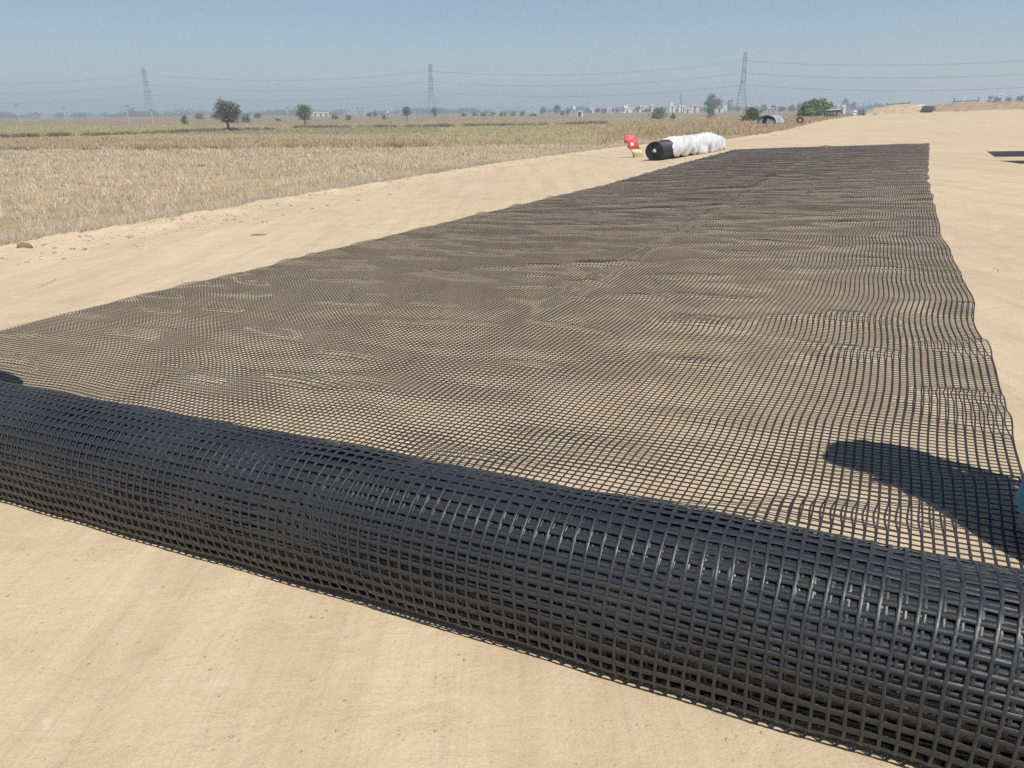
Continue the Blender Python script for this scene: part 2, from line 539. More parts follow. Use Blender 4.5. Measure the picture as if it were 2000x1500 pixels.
# crumbled berm of graded earth between road and stubble
bs = np.linspace(3.0, 52, 1150); bw = np.linspace(-1.25, 0.55, 46)
BS, BW = np.meshgrid(bs, bw, indexing='ij')
bt = edge_t(BS) - BW
prof = np.exp(-((BW + 0.18) / 0.42) ** 2)
fn = fourier(BS, BW, 31, 14, (0.10, 0.5), (0.10, 0.5)); fl = fourier(BS, BW, 33, 6, (0.8, 4), (1, 3))
bz = road_z(BS, bt) + prof * (0.055 + 0.02 * fl) + np.clip(fn, -0.5, 2.5) * 0.012 * prof
endf = np.minimum(sstep(BW, -1.25, -0.9), 1)
bz = bz * 1.0 - (1 - endf) * 0.02 - 0.05 * sstep(BW, 0.25, 0.55)
bx, by = st2xy(BS, bt)
n1, n2 = BS.shape
idx = np.arange(BS.size).reshape(n1, n2)
fq = np.stack([idx[:-1, :-1], idx[:-1, 1:], idx[1:, 1:], idx[1:, :-1]], -1).reshape(-1, 4)
M_BERM = sand_material(); M_BERM.name = "loose_berm_earth"
berm = build_np("earth_berm", np.stack([bx, by, bz], -1).reshape(-1, 3), fq, M_BERM, smooth=True)
tag(berm, kind="structure")

# ------------------------------------------------------------------ main geogrid: laid sheet and roll
RC_S, RC_R = 1.630, 0.198                       # roll axis distance along the road, outer radius
CELL = 0.0325
NI = 188
le = [plane_px(*p) for p in [(0, 648), (220, 590), (440, 540), (640, 490), (870, 435), (1030, 397), (1180, 362), (1330, 320), (1430, 294)]]
re = [plane_px(*p) for p in [(1995, 920), (1975, 830), (1925, 680), (1880, 540), (1840, 465), (1812, 350), (1815, 280)]]
LS, LT = np.array([e[0] for e in le]), np.array([e[1] for e in le])
RS, RT = np.array([e[0] for e in re]), np.array([e[1] for e in re])
FAR_L, FAR_R = 30.3, 32.2
NJ = int((31.2 - RC_S) / CELL)

def sheet_pos(i, j):
    """rib indices (float arrays) -> position of the laid sheet"""
    fi = i / (NI - 1.0); fj = j / (NJ - 1.0)
    far = FAR_L + (FAR_R - FAR_L) * fi - 0.5 * np.exp(-fi * NI / 9.0)
    s = RC_S + (far - RC_S) * fj
    tl = np.interp(s, LS, LT); tr = np.interp(s, RS, RT)
    tr = tr + 0.009 * fourier(s, s * 0, 41, 7, (0.5, 2.2), (50, 90)) * sstep(s, 2.5, 4.0)
    tl = tl + 0.010 * fourier(s, s * 0, 42, 7, (0.5, 2.2), (50, 90)) * sstep(s, 2.5, 4.0)
    t = tl + (tr - tl) * fi
    grow = sstep(s, RC_S + 0.12, RC_S + 0.9)
    a = fourier(s, t, 51, 16, (0.40, 1.2), (1.2, 5.0))
    b = fourier(s, t, 52, 12, (0.25, 0.6), (0.8, 2.5))
    c = fourier(s, t, 53, 6, (2.5, 7), (2, 6))
    amp = 0.0070 + 0.0036 * np.clip(c, -1.5, 1.5)
    h = 0.24 * amp * np.logaddexp(0, 1.5 * a + 0.7 * b) + 1.3 * amp * np.maximum(0, 0.85 * a + 0.5 * b - 0.75)
    h = h + 0.0030 * np.maximum(0, fourier(s, t, 58, 12, (0.5, 2.0), (1.5, 7.0)) - 0.35)
    # ruffled free edges
    el = np.exp(-(t - tl) / 0.16) ; er = np.exp(-(tr - t) / 0.30)
    h = h + el * 0.012 * np.maximum(0, fourier(s, s * 0, 54, 8, (0.5, 1.6), (50, 90))) + er * 0.011 * np.maximum(0, fourier(s, s * 0, 55, 8, (0.35, 1.1), (50, 90)))
    # long running crease from the roll towards the far end
    tc_ = -2.1 - 0.02 * s
    h = h + 0.016 * np.exp(-((t - tc_) / 0.10) ** 2) * (0.6 + 0.4 * np.sin(s * 1.3)) * sstep(s, 3, 6)
    dt = 0.003 * fourier(s, t, 56, 10, (0.8, 3.2), (0.8, 3)) * grow
    ds = 0.006 * fourier(s, t, 57, 8, (0.5, 2), (0.5, 2)) * grow
    h = 0.0026 + h * grow
    s2, t2 = s + ds, t + dt
    x, y = st2xy(s2, t2)
    return x, y, road_z(s2, t2) + h, s, t

def lattice(ni, nj, hl, ht):
    """index offsets of the four corners of each node; hl/ht = half rib widths in cells"""
    I, J = np.meshgrid(np.arange(ni, dtype=float), np.arange(nj, dtype=float), indexing='ij')
    ii = np.stack([I - hl, I + hl, I + hl, I - hl], -1)
    jj = np.stack([J - ht, J - ht, J + ht, J + ht], -1)
    base = (np.arange(ni * nj).reshape(ni, nj)) * 4
    node = np.stack([base, base + 1, base + 2, base + 3], -1).reshape(-1, 4)
    a, b = base[:-1, :], base[1:, :]
    tr_ = np.stack([a + 1, b, b + 3, a + 2], -1).reshape(-1, 4)           # transverse rib (runs across)
    c, d = base[:, :-1], base[:, 1:]
    lo = np.stack([c + 3, c + 2, d + 1, d], -1).reshape(-1, 4)            # longitudinal rib (runs along)
    return ii, jj, base, node, tr_, lo

geogrid = empty("geogrid", (*st2xy(RC_S, -2.5), float(road_z(RC_S, -2.5))))
tag(geogrid, "black polymer geogrid partly unrolled across the dirt road, thick roll at its near end", "geogrid")
inv_g = geogrid.matrix_basis.inverted()
GOFF = np.array(geogrid.location)

ii, jj, base, node, tr_, lo = lattice(NI, NJ, 0.105, 0.090)
x, y, z, us, ut = sheet_pos(ii.ravel(), jj.ravel())
V = np.stack([x, y, z], -1)
F = np.concatenate([node, tr_, lo])
fd = np.concatenate([np.full(len(node), 0.0), np.full(len(tr_), 1.0), np.full(len(lo), 0.0)])
UV = np.stack([ut, us], -1)
# near side walls of the transverse ribs give them their thickness
nb = len(V)
Vb = V.copy(); Vb[:, 2] -= 0.0016
a, b = base[:-1, :], base[1:, :]
wall = np.stack([a + 1 + nb, b + nb, b, a + 1], -1).reshape(-1, 4)
used = np.unique(wall[wall >= nb])
remap = np.zeros(2 * nb, np.int64); remap[:nb] = np.arange(nb); remap[used] = nb + np.arange(len(used))
V = np.concatenate([V, Vb[used - nb]]); UV = np.concatenate([UV, UV[used - nb]])
F = np.concatenate([F, remap[wall]]); fd = np.concatenate([fd, np.ones(len(wall))])
build_np("laid_sheet", V - GOFF, F, M_MAT, geogrid, uv=UV, fattr=fd)

# roll: a real spiral of the same lattice, wound from the ground up the near side
def roll_pos(i, L, extra=0.0):
    """i rib index across, L wound length"""
    pitch = 0.0038
    ph = L / (RC_R - 0.018)
    for _ in range(6):
        ph = ph - ((RC_R * ph - pitch * ph * ph / (4 * math.pi)) - L) / (RC_R - pitch * ph / (2 * math.pi))
    turn = ph / (2 * math.pi)
    tl0, tr0 = LT[0], RT[0]
    t = tl0 + (tr0 - tl0) * i / (NI - 1.0)
    t = t + 0.0030 * turn + 0.0035 * np.sin(turn * 1.3) * np.sin(t * 1.7 + 0.6) + 0.003 * fourier(t, ph * 0.2, 61, 8, (0.3, 1.6), (0.3, 1.0))
    r = RC_R - pitch * turn
    fade = np.clip(1 - turn / 5.0, 0.25, 1)
    r = r + (0.0022 * fourier(t, ph * RC_R, 62, 10, (0.35, 2.0), (0.25, 0.9)) - 0.002) * fade * np.clip(ph * 2, 0, 1)
    pm = ph - 2 * math.pi * np.floor(turn)
    sag = np.exp(-((pm - 0.74) / 0.40) ** 2)          # loose winding sags against the ground on the near side
    r = r + sag * (0.014 + 0.040 * np.exp(-turn / 0.45) * (1 + 0.2 * np.sin(t * 2.1 + 1)))
    r = r + 0.0006 * fourier(t, ph * RC_R, 63, 8, (0.05, 0.2), (0.05, 0.2)) + extra
    r = np.where(np.cos(ph) > 0.15, np.minimum(r, RC_R / np.maximum(np.cos(ph), 0.15)), r)
    s = RC_S - r * np.sin(ph)
    x, y = st2xy(s, t)
    z = road_z(RC_S, t) + RC_R + 0.004 - r * np.cos(ph)
    return x, y, z, t

TURNS = 9.6
LTOT = RC_R * TURNS * 2 * math.pi - 0.0038 * (TURNS * 2 * math.pi) ** 2 / (4 * math.pi)
NL = int(LTOT / CELL)
OUT = int(3.05 * 2 * math.pi * RC_R / CELL)       # outer turns get solid ribs
ii, jj, base, node, tr_, lo = lattice(NI, NL, 0.108, 0.205)
Vt = np.zeros((ii.size, 3)); Lw = jj.ravel() * CELL
node_up = np.zeros(ii.size)
x, y, z, t = roll_pos(ii.ravel(), np.maximum(Lw, 0), 0.0)
V = np.stack([x, y, z], -1); UV = np.stack([t, Lw], -1)
xb, yb, zb_, tb = roll_pos(ii.ravel(), np.maximum(Lw, 0), -0.0016)
Vb = np.stack([xb, yb, zb_], -1)
nb = len(V)
J = np.tile(np.arange(NL), (NI, 1))
mt = (J[:-1, :] < OUT).ravel(); ml = (J[:, :-1] < OUT).ravel()
a, b = base[:-1, :], base[1:, :]; c, d = base[:, :-1], base[:, 1:]
w1 = np.stack([a + 1 + nb, b + nb, b + 2 * nb, a + 1 + 2 * nb], -1).reshape(-1, 4)[mt]
w2 = np.stack([a + 2 + 2 * nb, b + 3 + 2 * nb, b + 3 + nb, a + 2 + nb], -1).reshape(-1, 4)[mt]
w3 = np.stack([c + 3 + nb, c + 3, d, d + nb], -1).reshape(-1, 4)[ml]
w4 = np.stack([c + 2, c + 2 + nb, d + 1 + nb, d + 1], -1).reshape(-1, 4)[ml]
F = np.concatenate([node, tr_ + 2 * nb, lo, w1, w2, w3, w4])
fd = np.concatenate([np.zeros(len(node)), np.ones(len(tr_)), np.zeros(len(lo)), np.ones(len(w1) + len(w2)), np.zeros(len(w3) + len(w4))])
xm, ym, zm, tm = roll_pos(ii.ravel(), np.maximum(Lw, 0), -0.0006)
Vall = np.concatenate([V, Vb, np.stack([xm, ym, zm], -1)]); UVall = np.concatenate([UV, UV, UV])
used = np.unique(F)
remap = np.zeros(len(Vall), np.int64); remap[used] = np.arange(len(used))
build_np("roll", Vall[used] - GOFF, remap[F], M_ROLL, geogrid, uv=UVall[used], fattr=fd)
# wound core of the roll
mb = MB()
rc = RC_R - 0.0038 * TURNS - 0.006
for t0, t1 in ((LT[0] + 0.01, RT[0] - 0.01),):
    vs = []
    n = 40
    for tt in (t0, t1):
        for k in range(n):
            an = 2 * math.pi * k / n
            xx, yy = st2xy(RC_S + rc * math.cos(an), tt)
            vs.append(Vector((xx, yy, float(road_z(RC_S, tt)) + RC_R + 0.004 + rc * math.sin(an))) - geogrid.location)
        for k in range(n):
            an = 2 * math.pi * k / n
            q = 0.05
            xx, yy = st2xy(RC_S + q * math.cos(an), tt)
            vs.append(Vector((xx, yy, float(road_z(RC_S, tt)) + RC_R + 0.004 + q * math.sin(an))) - geogrid.location)
    fs = []
    for k in range(n):
        k2 = (k + 1) % n
        fs += [(k, k2, 2 * n + k2, 2 * n + k), (n + k2, n + k, 3 * n + k, 3 * n + k2), (k2, k, n + k, n + k2), (2 * n + k, 2 * n + k2, 3 * n + k2, 3 * n + k)]
    mb.add(vs, fs)
mb.build("core", M_BLACKCORE, geogrid)

# ------------------------------------------------------------------ stones, clods, grit
def stone_mesh(name, seed, mat, sub=2, rough=0.22, flat=0.7):
    bm = bmesh.new()
    bmesh.ops.create_icosphere(bm, subdivisions=sub, radius=0.5)
    r = np.random.default_rng(seed)
    ph = r.random((6, 4)) * 6.28; dirs = r.normal(size=(6, 3))
    for v in bm.verts:
        k = sum(math.sin(3.2 * (1 + q * .5) * v.co.dot(Vector(dirs[q])) + ph[q, 0]) / (1 + q) for q in range(6))
        v.co *= 1 + rough * k * 0.5
        v.co.x *= 1.25; v.co.z *= flat
        if v.co.z < -0.22: v.co.z = -0.22 + (v.co.z + 0.22) * 0.2
    me = bpy.data.meshes.new(name); bm.to_mesh(me); bm.free()
    me.materials.append(mat)
    return me

def put_mesh(name, me, loc, size, rz):
    o = bpy.data.objects.new(name, me); COL.objects.link(o)
    o.location = loc; o.scale = size if isinstance(size, tuple) else (size,) * 3; o.rotation_euler = (0, 0, rz)
    return o

P = hit(50, 490)
rock = put_mesh("rock", stone_mesh("rock", 5, M_ROCK, 3, 0.16, 0.72), (P.x, P.y, P.z + 0.045), (0.145, 0.12, 0.15), 0.3)
tag(rock, "brown angular rock lying at the edge of the stubble field", "rock")
clods = [stone_mesh("earth_clod", 20 + k, M_CLOD, 1, 0.3, 0.65) for k in range(5)]
for k, (px, py, sz) in enumerate([(108, 487, .06), (142, 487, .07), (52, 513, .06), (106, 494, .05), (124, 506, .05), (166, 488, .07), (210, 478, .06), (255, 464, .10), (218, 461, .06), (277, 466, .06),
                                  (440, 431, .08), (470, 434, .07), (500, 428, .08), (517, 434, .09), (553, 421, .07), (455, 430, .07), (640, 402, .08), (610, 408, .07), (700, 392, .08), (760, 380, .08)]):
    P = hit(px, py)
    s_, t_ = xy2st(P.x, P.y)
    w_ = float(edge_t(s_)) - t_
    zc = float(road_z(s_, t_)) + 0.05 * math.exp(-((w_ + 0.18) / 0.42) ** 2)
    o = put_mesh("earth_clod", clods[k % 5], (P.x, P.y, zc + 0.10 * sz), (sz * random.uniform(.7, 1.5), sz * random.uniform(.7, 1.2), sz * random.uniform(.7, 1.1)), random.random() * 6)
    tag(o, "small lump of dry earth on the crumbled berm beside the stubble field", "earth clod", "earth clods on the berm")

def scatter_tris(n, sampler, size, name, mat, parent=None):
    """tiny octahedral grains as one mesh"""
    Vs, Fs = [], []
    pts = sampler(n)
    o8 = np.array([(1, 0, 0), (-1, 0, 0), (0, 1, 0), (0, -1, 0), (0, 0, 1), (0, 0, -0.4)], float)
    f8 = np.array([(0, 2, 4), (2, 1, 4), (1, 3, 4), (3, 0, 4), (2, 0, 5), (1, 2, 5), (3, 1, 5), (0, 3, 5)])
    m = len(pts)
    sc = size[0] * (size[1] / size[0]) ** (RNG.random(m) ** 2.5)
    jit = 1 + 0.45 * RNG.normal(size=(m, 6, 3)).clip(-1, 1)
    an = RNG.random(m) * 6.283
    v = o8[None] * jit * sc[:, None, None] * np.array([1, 0.8, 0.55])
    ca, sa = np.cos(an)[:, None], np.sin(an)[:, None]
    vx = v[:, :, 0] * ca - v[:, :, 1] * sa; vy = v[:, :, 0] * sa + v[:, :, 1] * ca
    v = np.stack([vx, vy, v[:, :, 2]], -1) + pts[:, None, :]
    F = (f8[None] + (np.arange(m) * 6)[:, None, None]).reshape(-1, 3)
    return build_np(name, v.reshape(-1, 3), F, mat, parent)

def grit_pts(n):
    s = RNG.uniform(-0.6, 3.0, n); t = RNG.uniform(-5, 1.6, n)
    cl = fourier(s, t, 71, 8, (0.3, 1.2), (0.3, 1.2)) + RNG.normal(size=n) * 0.7
    k = cl > 0.1
    s, t = s[k], t[k]
    x, y = st2xy(s, t)
    return np.stack([x, y, road_z(s, t) + 0.0005], -1)
g = scatter_tris(22000, grit_pts, (0.0011, 0.0062), "grit", M_CLOD)
tag(g, "fine grit and crumbs scattered on the dirt road", "grit", kind="stuff")
def berm_pts(n):
    s = 3.2 + 45 * RNG.random(n) ** 1.6; w = RNG.normal(-0.45, 0.38, n).clip(-1.6, 0.3)
    t = edge_t(s) - w
    pr = np.exp(-((w + 0.18) / 0.42) ** 2)
    x, y = st2xy(s, t)
    return np.stack([x, y, road_z(s, t) + pr * 0.055 + 0.002], -1)
g = scatter_tris(4200, berm_pts, (0.006, 0.030), "berm_crumbs", M_CLOD)
tag(g, "small crumbs of earth along the berm", "earth crumbs", kind="stuff")

# a dry stick on the road
P = hit(505, 460)
mb = MB(); mb.tube([(-0.09, 0, 0.008), (-0.03, 0.012, 0.012), (0.04, 0.004, 0.009), (0.10, 0.02, 0.008)], [0.006, 0.007, 0.006, 0.003], 5)
o = mb.build("dry_stick", M_BARK); o.location = P; o.rotation_euler = (0, 0, 0.1)
tag(o, "short dry stick lying on the bare road beside the laid geogrid", "stick")

# ------------------------------------------------------------------ grass and stubble
def blades(pts, per, h, wdt, spread, lean, name, mat, label, cat):
    m = len(pts)
    p = np.repeat(pts, per, 0); n = len(p)
    D = np.hypot(p[:, 0], p[:, 1])
    wk = np.maximum(1.0, D / 14.0) ** 0.85
    hh = h[0] + (h[1] - h[0]) * RNG.random(n)
    off = RNG.normal(size=(n, 2)) * spread * np.minimum(wk, 3)[:, None] ** 0.5
    an = RNG.random(n) * 6.283; la = RNG.random(n) * 6.283
    ln = np.abs(RNG.normal(size=n)) * lean * hh
    w = wdt * (0.7 + 0.6 * RNG.random(n)) * wk
    bx, by, bz = p[:, 0] + off[:, 0], p[:, 1] + off[:, 1], p[:, 2] - 0.01
    dx, dy = np.cos(an) * w / 2, np.sin(an) * w / 2
    out = np.arctan2(off[:, 1], off[:, 0]) + RNG.normal(size=n) * 0.6
    tx, ty = bx + np.cos(out) * ln, by + np.sin(out) * ln
    v = np.stack([np.stack([bx - dx, by - dy, bz], -1), np.stack([bx + dx, by + dy, bz], -1), np.stack([tx + dx * .5, ty + dy * .5, bz + hh], -1)], 1)
    o = build_np(name, v.reshape(-1, 3), np.arange(n * 3).reshape(-1, 3), mat)
    tag(o, label, cat, kind="stuff")
    return o

def field_points(n, rng_x, rng_y, cond, dref=12.0, pw=1.2):
    x = RNG.uniform(*rng_x, n); y = RNG.uniform(*rng_y, n)
    D = np.hypot(x, y)
    keep = RNG.random(n) < np.minimum(1, (dref / D) ** pw)
    x, y = x[keep], y[keep]
    z = terrain(x, y)
    s, t = xy2st(x, y)
    w = edge_t(s) - t
    px, py = project(x, y, z)
    ok = (w > 0.05) & (px > -260) & (px < 2000)
    x, y, z, px, py, w, s = [q[ok] for q in (x, y, z, px, py, w, s)]
    k = cond(px, py, w, s, x, y)
    return np.stack([x[k], y[k], z[k]], -1)

Zn = lambda px, py: zone_colour(px, py, None)
def stub_cond(px, py, w, s, x, y):
    rows = np.cos(2 * math.pi * w / 0.34 + 0.6 * fourier(s, w, 84, 4, (3, 9), (3, 9))) + 0.9 * fourier(x, y, 86, 10, (0.5, 3), (0.5, 3)) + 0.5 * fourier(x, y, 87, 6, (5, 14), (5, 14))
    return (rows > -0.75) & (Zn(px, py) == 1) & (w > 0.30 + 0.12 * fourier(s, s * 0, 81, 6, (0.5, 3), (50, 90)))
pts = field_points(165000, (-52, 12), (3, 75), stub_cond, 13, 1.25)
print("stubble tufts", len(pts))
blades(pts, 10, (0.05, 0.20), 0.0095, 0.030, 0.65, "stubble", M_STUB, "pale cut straw stubble covering the near field", "stubble")
# a taller fringe where the field meets the berm
s = 3 + 42 * RNG.random(4200) ** 1.4; w = 0.32 + np.abs(RNG.normal(size=4200)) * 0.22 + 0.08 * fourier(s, s * 0, 81, 6, (0.5, 3), (50, 90))
x, y = st2xy(s, edge_t(s) - w)
blades(np.stack([x, y, terrain(x, y)], -1), 12, (0.10, 0.24), 0.008, 0.05, 0.7, "straw_fringe", M_STUB, "taller straw tufts fringing the near field along the berm", "straw")
pts = field_points(9000, (-52, 12), (6, 60), lambda px, py, w, s, x, y: (Zn(px, py) == 1) & (fourier(x, y, 83, 10, (1.5, 7), (1.5, 7)) > 1.35) & (w > 1), 20, 0.6)
blades(pts, 10, (0.05, 0.12), 0.010, 0.06, 0.6, "green_weeds", M_WEED, "low greenish weeds growing in patches among the stubble", "weeds")
pts = field_points(26000, (-75, 24), (25, 110), lambda px, py, w, s, x, y: (Zn(px, py) == 2) & (fourier(x, y, 85, 8, (2, 9), (2, 9)) > -0.4), 40, 1.0)
blades(pts, 8, (0.08, 0.36), 0.011, 0.16, 0.7, "brown_grass", M_BROWN, "band of tall dry brown grass behind the stubble", "grass")
pts = field_points(50000, (-110, 50), (35, 200), lambda px, py, w, s, x, y: (Zn(px, py) == 3), 45, 1.0)
blades(pts, 6, (0.10, 0.25), 0.012, 0.16, 0.5, "yellow_crop", M_YELLOW, "thin yellowish crop on the middle field", "crop")
pts = field_points(30000, (-150, 40), (60, 260), lambda px, py, w, s, x, y: (Zn(px, py) == 4) & (px < 440), 70, 1.0)
blades(pts, 6, (0.15, 0.35), 0.014, 0.25, 0.4, "green_crop", M_YELLOW, "yellow green crop on the far left field", "crop")
pts = field_points(30000, (-60, 120), (40, 260), lambda px, py, w, s, x, y: (Zn(px, py) >= 3) & (px > 430) & (w > 0.1) & ((px > 1150) | (Zn(px, py) == 4)), 70, 0.8)
blades(pts, 7, (0.08, 0.32), 0.013, 0.22, 0.6, "dry_meadow_grass", M_BROWN, "dry brown meadow grass on the slope beside the far road", "grass")
# field bunds with dark rank grass
def bund(line, n, h, name, label):
    q = [hit(*p) for p in line]
    L = np.array([(p.x, p.y) for p in q])
    k = RNG.random(n) * (len(L) - 1); i = np.floor(k).astype(int); f = (k - i)[:, None]
    p = L[i] * (1 - f) + L[i + 1] * f + RNG.normal(size=(n, 2)) * 0.5
    keep = fourier(p[:, 0], p[:, 1], 91, 10, (2, 12), (2, 12)) > -0.3
    p = p[keep]
    blades(np.column_stack([p, terrain(p[:, 0], p[:, 1])]), 9, h, 0.014, 0.16, 0.4, name, M_DARKG, label, "grass")
bund([(-60, 271), (0, 269), (120, 266), (250, 263), (380, 258), (450, 255), (520, 253)], 1300, (0.2, 0.6), "bund_grass", "dark rank grass on the bund below the yellow green field")
bund([(560, 250), (700, 249), (850, 248), (950, 246), (1100, 244), (1180, 242)], 1000, (0.2, 0.7), "bund_grass", "dark rank grass on the bund across the middle fields")
bund([(-40, 294), (100, 293), (300, 292), (500, 290), (700, 288), (850, 287)], 320, (0.15, 0.35), "bund_grass", "reddish dark grass line at the back of the stubble field")

# ------------------------------------------------------------------ spare roll, its white cover and a sack beside it
def spiral_roll(name, r0, r1, turns, length, mat, parent):
    n = 44
    k = int(turns * n)
    ph = np.arange(k + 1) / n * 2 * math.pi
    rr = r0 + (r1 - r0) * np.arange(k + 1) / k
    wob = 1 + 0.02 * np.sin(2 * ph + 0.5)
    th_ = (r1 - r0) / turns * 0.62
    V = []
    for rad_ in (rr, rr + th_):
        for y_ in (0.0, length):
            V.append(np.stack([rad_ * wob * np.cos(ph), np.full_like(ph, y_) + (0.012 * np.sin(ph * 0.37) if y_ == 0 else 0), rad_ * wob * np.sin(ph) * 0.97], -1))
    V = np.concatenate(V); m = k + 1
    a = np.arange(k)
    F = np.concatenate([np.stack([a, a + 1, m + a + 1, m + a], -1), np.stack([3 * m + a, 3 * m + a + 1, 2 * m + a + 1, 2 * m + a], -1),
                        np.stack([2 * m + a, 2 * m + a + 1, a + 1, a], -1), np.stack([m + a, m + a + 1, 3 * m + a + 1, 3 * m + a], -1)])
    return build_np(name, V, F, mat, parent, smooth=False)

def spare_material():
    m, nt, b = new_mat("spare_roll_polymer")
    tc = N(nt, "ShaderNodeTexCoord")
    w = N(nt, "ShaderNodeTexWave"); w.bands_direction = 'Y'; w.inputs["Scale"].default_value = 9.0; w.inputs["Distortion"].default_value = 0.6
    nt.links.new(tc.outputs["Object"], w.inputs["Vector"])
    n = noise(nt, tc.outputs["Object"], 30, 3)
    f = N(nt, "ShaderNodeMath", operation='MULTIPLY'); nt.links.new(w.outputs["Fac"], f.inputs[0]); nt.links.new(n.outputs["Fac"], f.inputs[1])
    r = ramp(nt, f.outputs[0], [(0.05, (0.014, 0.014, 0.016)), (0.6, (0.06, 0.062, 0.068))])
    nt.links.new(r.outputs[0], b.inputs["Base Color"]); b.inputs["Roughness"].default_value = 0.5
    nt.links.new(bump(nt, w.outputs["Fac"], 0.6, 0.006), b.inputs["Normal"])
    return m
M_SPARE = spare_material()

Pa = hit(1277, 314); Pb = hit(1402, 293)
ax = Vector((Pb.x - Pa.x, Pb.y - Pa.y, 0)); LEN = ax.length
rz2 = math.atan2(-ax.x, ax.y)
SR = 0.285
spare = empty("spare_geogrid_roll", (Pa.x, Pa.y, Pa.z), rz2)
tag(spare, "spare black geogrid roll with spiral end showing, half hidden under a white cover", "geogrid roll")
body = spiral_roll("wound_sheet", 0.055, SR, 17, LEN * 0.78, M_SPARE, spare)
body.location = (0, 0, SR * 0.985); body.rotation_euler = (math.atan2(Pb.z - Pa.z, LEN), 0, 0)
M_TAG = simple("pale_green_label", (0.52, 0.56, 0.30), 0.8, 0.3, 30, 0.4)
mb = MB(); mb.lathe([(0.001, -0.03), (0.045, -0.02), (0.058, 0.0), (0.05, 0.05)], 9, (0, 0, 0), Matrix.Rotation(-math.pi / 2, 3, 'X'), lambda a, z: 1 + 0.22 * math.sin(3 * a + 20 * z))
o = mb.build("core_plug", M_TAG, spare); o.location = (0, 0.0, SR)
tag(o, "pale yellow green wad plugging the roll core")

# white cover
def cover():
    na_, nl = 21, 64
    rg = np.random.default_rng(9)
    yy = np.linspace(LEN * 0.14, LEN * 1.06, nl); aa = np.linspace(R(-128), R(128), na_)
    Y, Aq = np.meshgrid(yy, aa, indexing='ij')
    f = (Y - yy[0]) / (yy[-1] - yy[0])
    prof = np.interp(f, [0, 0.04, 0.10, 0.3, 0.55, 0.74, 0.80, 0.85, 0.92, 0.97, 1.0], [1.02, 1.06, 1.14, 1.10, 1.16, 1.24, 1.12, 0.80, 0.86, 0.66, 0.30])
    r = SR * prof + (rg.normal(size=f.shape) * 0.007 + 0.02) * sstep(f, -0.01, 0.06)
    r = r + 0.05 * np.exp(-((f - 0.62 - 0.08 * Aq) / 0.03) ** 2) + 0.04 * np.exp(-((f - 0.30 + 0.10 * Aq) / 0.03) ** 2)
    for c_, k_, a_ in ((0.12, 0.10, .05), (0.20, -0.06, .035), (0.42, 0.12, .05), (0.50, -0.04, .03), (0.70, 0.07, .045), (0.90, -0.05, .03)):
        r = r + a_ * np.exp(-np.abs(f - c_ - k_ * Aq) / 0.016)
    flare = np.clip((np.abs(Aq) - R(88)) / R(40), 0, 1)
    r = r * (1 + 0.10 * flare) + 0.10 * flare * np.interp(yy, yy[::3], rg.normal(size=len(yy[::3])))[:, None]
    x = r * np.sin(Aq)
    z = SR + r * np.cos(Aq)
    z = np.maximum(z, 0.012 + 0.02 * rg.random(f.shape))
    Y = Y + rg.normal(size=f.shape) * 0.012 + np.where(f < 0.001, 0.14 * np.sin(Aq * 3.1) + 0.06 * np.sin(Aq * 9), 0)
    V = np.stack([x, Y, z], -1).reshape(-1, 3)
    idx = np.arange(nl * na_).reshape(nl, na_)
    F = np.stack([idx[:-1, :-1], idx[:-1, 1:], idx[1:, 1:], idx[1:, :-1]], -1).reshape(-1, 4)[:, ::-1]
    # close the far end
    c = len(V); V = np.vstack([V, [[0, LEN * 1.075, SR * 0.7]]])
    F2 = np.stack([idx[-1, :-1], idx[-1, 1:], np.full(na_ - 1, c), np.full(na_ - 1, c)], -1)[:, ::-1]
    m, nt, b = new_mat("white_woven_sheet")
    tc = N(nt, "ShaderNodeTexCoord")
    n = noise(nt, tc.outputs["Object"], 3.0, 6, 0.6, 0.8)
    r_ = ramp(nt, n.outputs["Fac"], [(0.3, (0.46, 0.46, 0.48)), (0.6, (0.62, 0.62, 0.63))])
    nt.links.new(r_.outputs[0], b.inputs["Base Color"]); b.inputs["Roughness"].default_value = 0.55
    nt.links.new(bump(nt, n.outputs["Fac"], 0.5, 0.05), b.inputs["Normal"])
    F = np.concatenate([F[:, [0, 1, 2]], F[:, [0, 2, 3]]])
    o = build_np("white_cover", V, F, m, smooth=False)
    bm = bmesh.new(); bm.from_mesh(o.data); bm.verts.ensure_lookup_table()
    for q in F2:
        try: bm.faces.new([bm.verts[q[2]], bm.verts[q[0]], bm.verts[q[3]]] if len(set(q)) == 4 else [bm.verts[i] for i in dict.fromkeys(int(i) for i in q)])
        except ValueError: pass
    bm.to_mesh(o.data); bm.free()
    sm = o.modifiers.new("thickness", 'SOLIDIFY'); sm.thickness = 0.006
    o.location = Pa; o.rotation_euler = (0, 0, rz2)
    tag(o, "crumpled white woven sheet draped over the spare black roll", "cover")
    return o
cover()

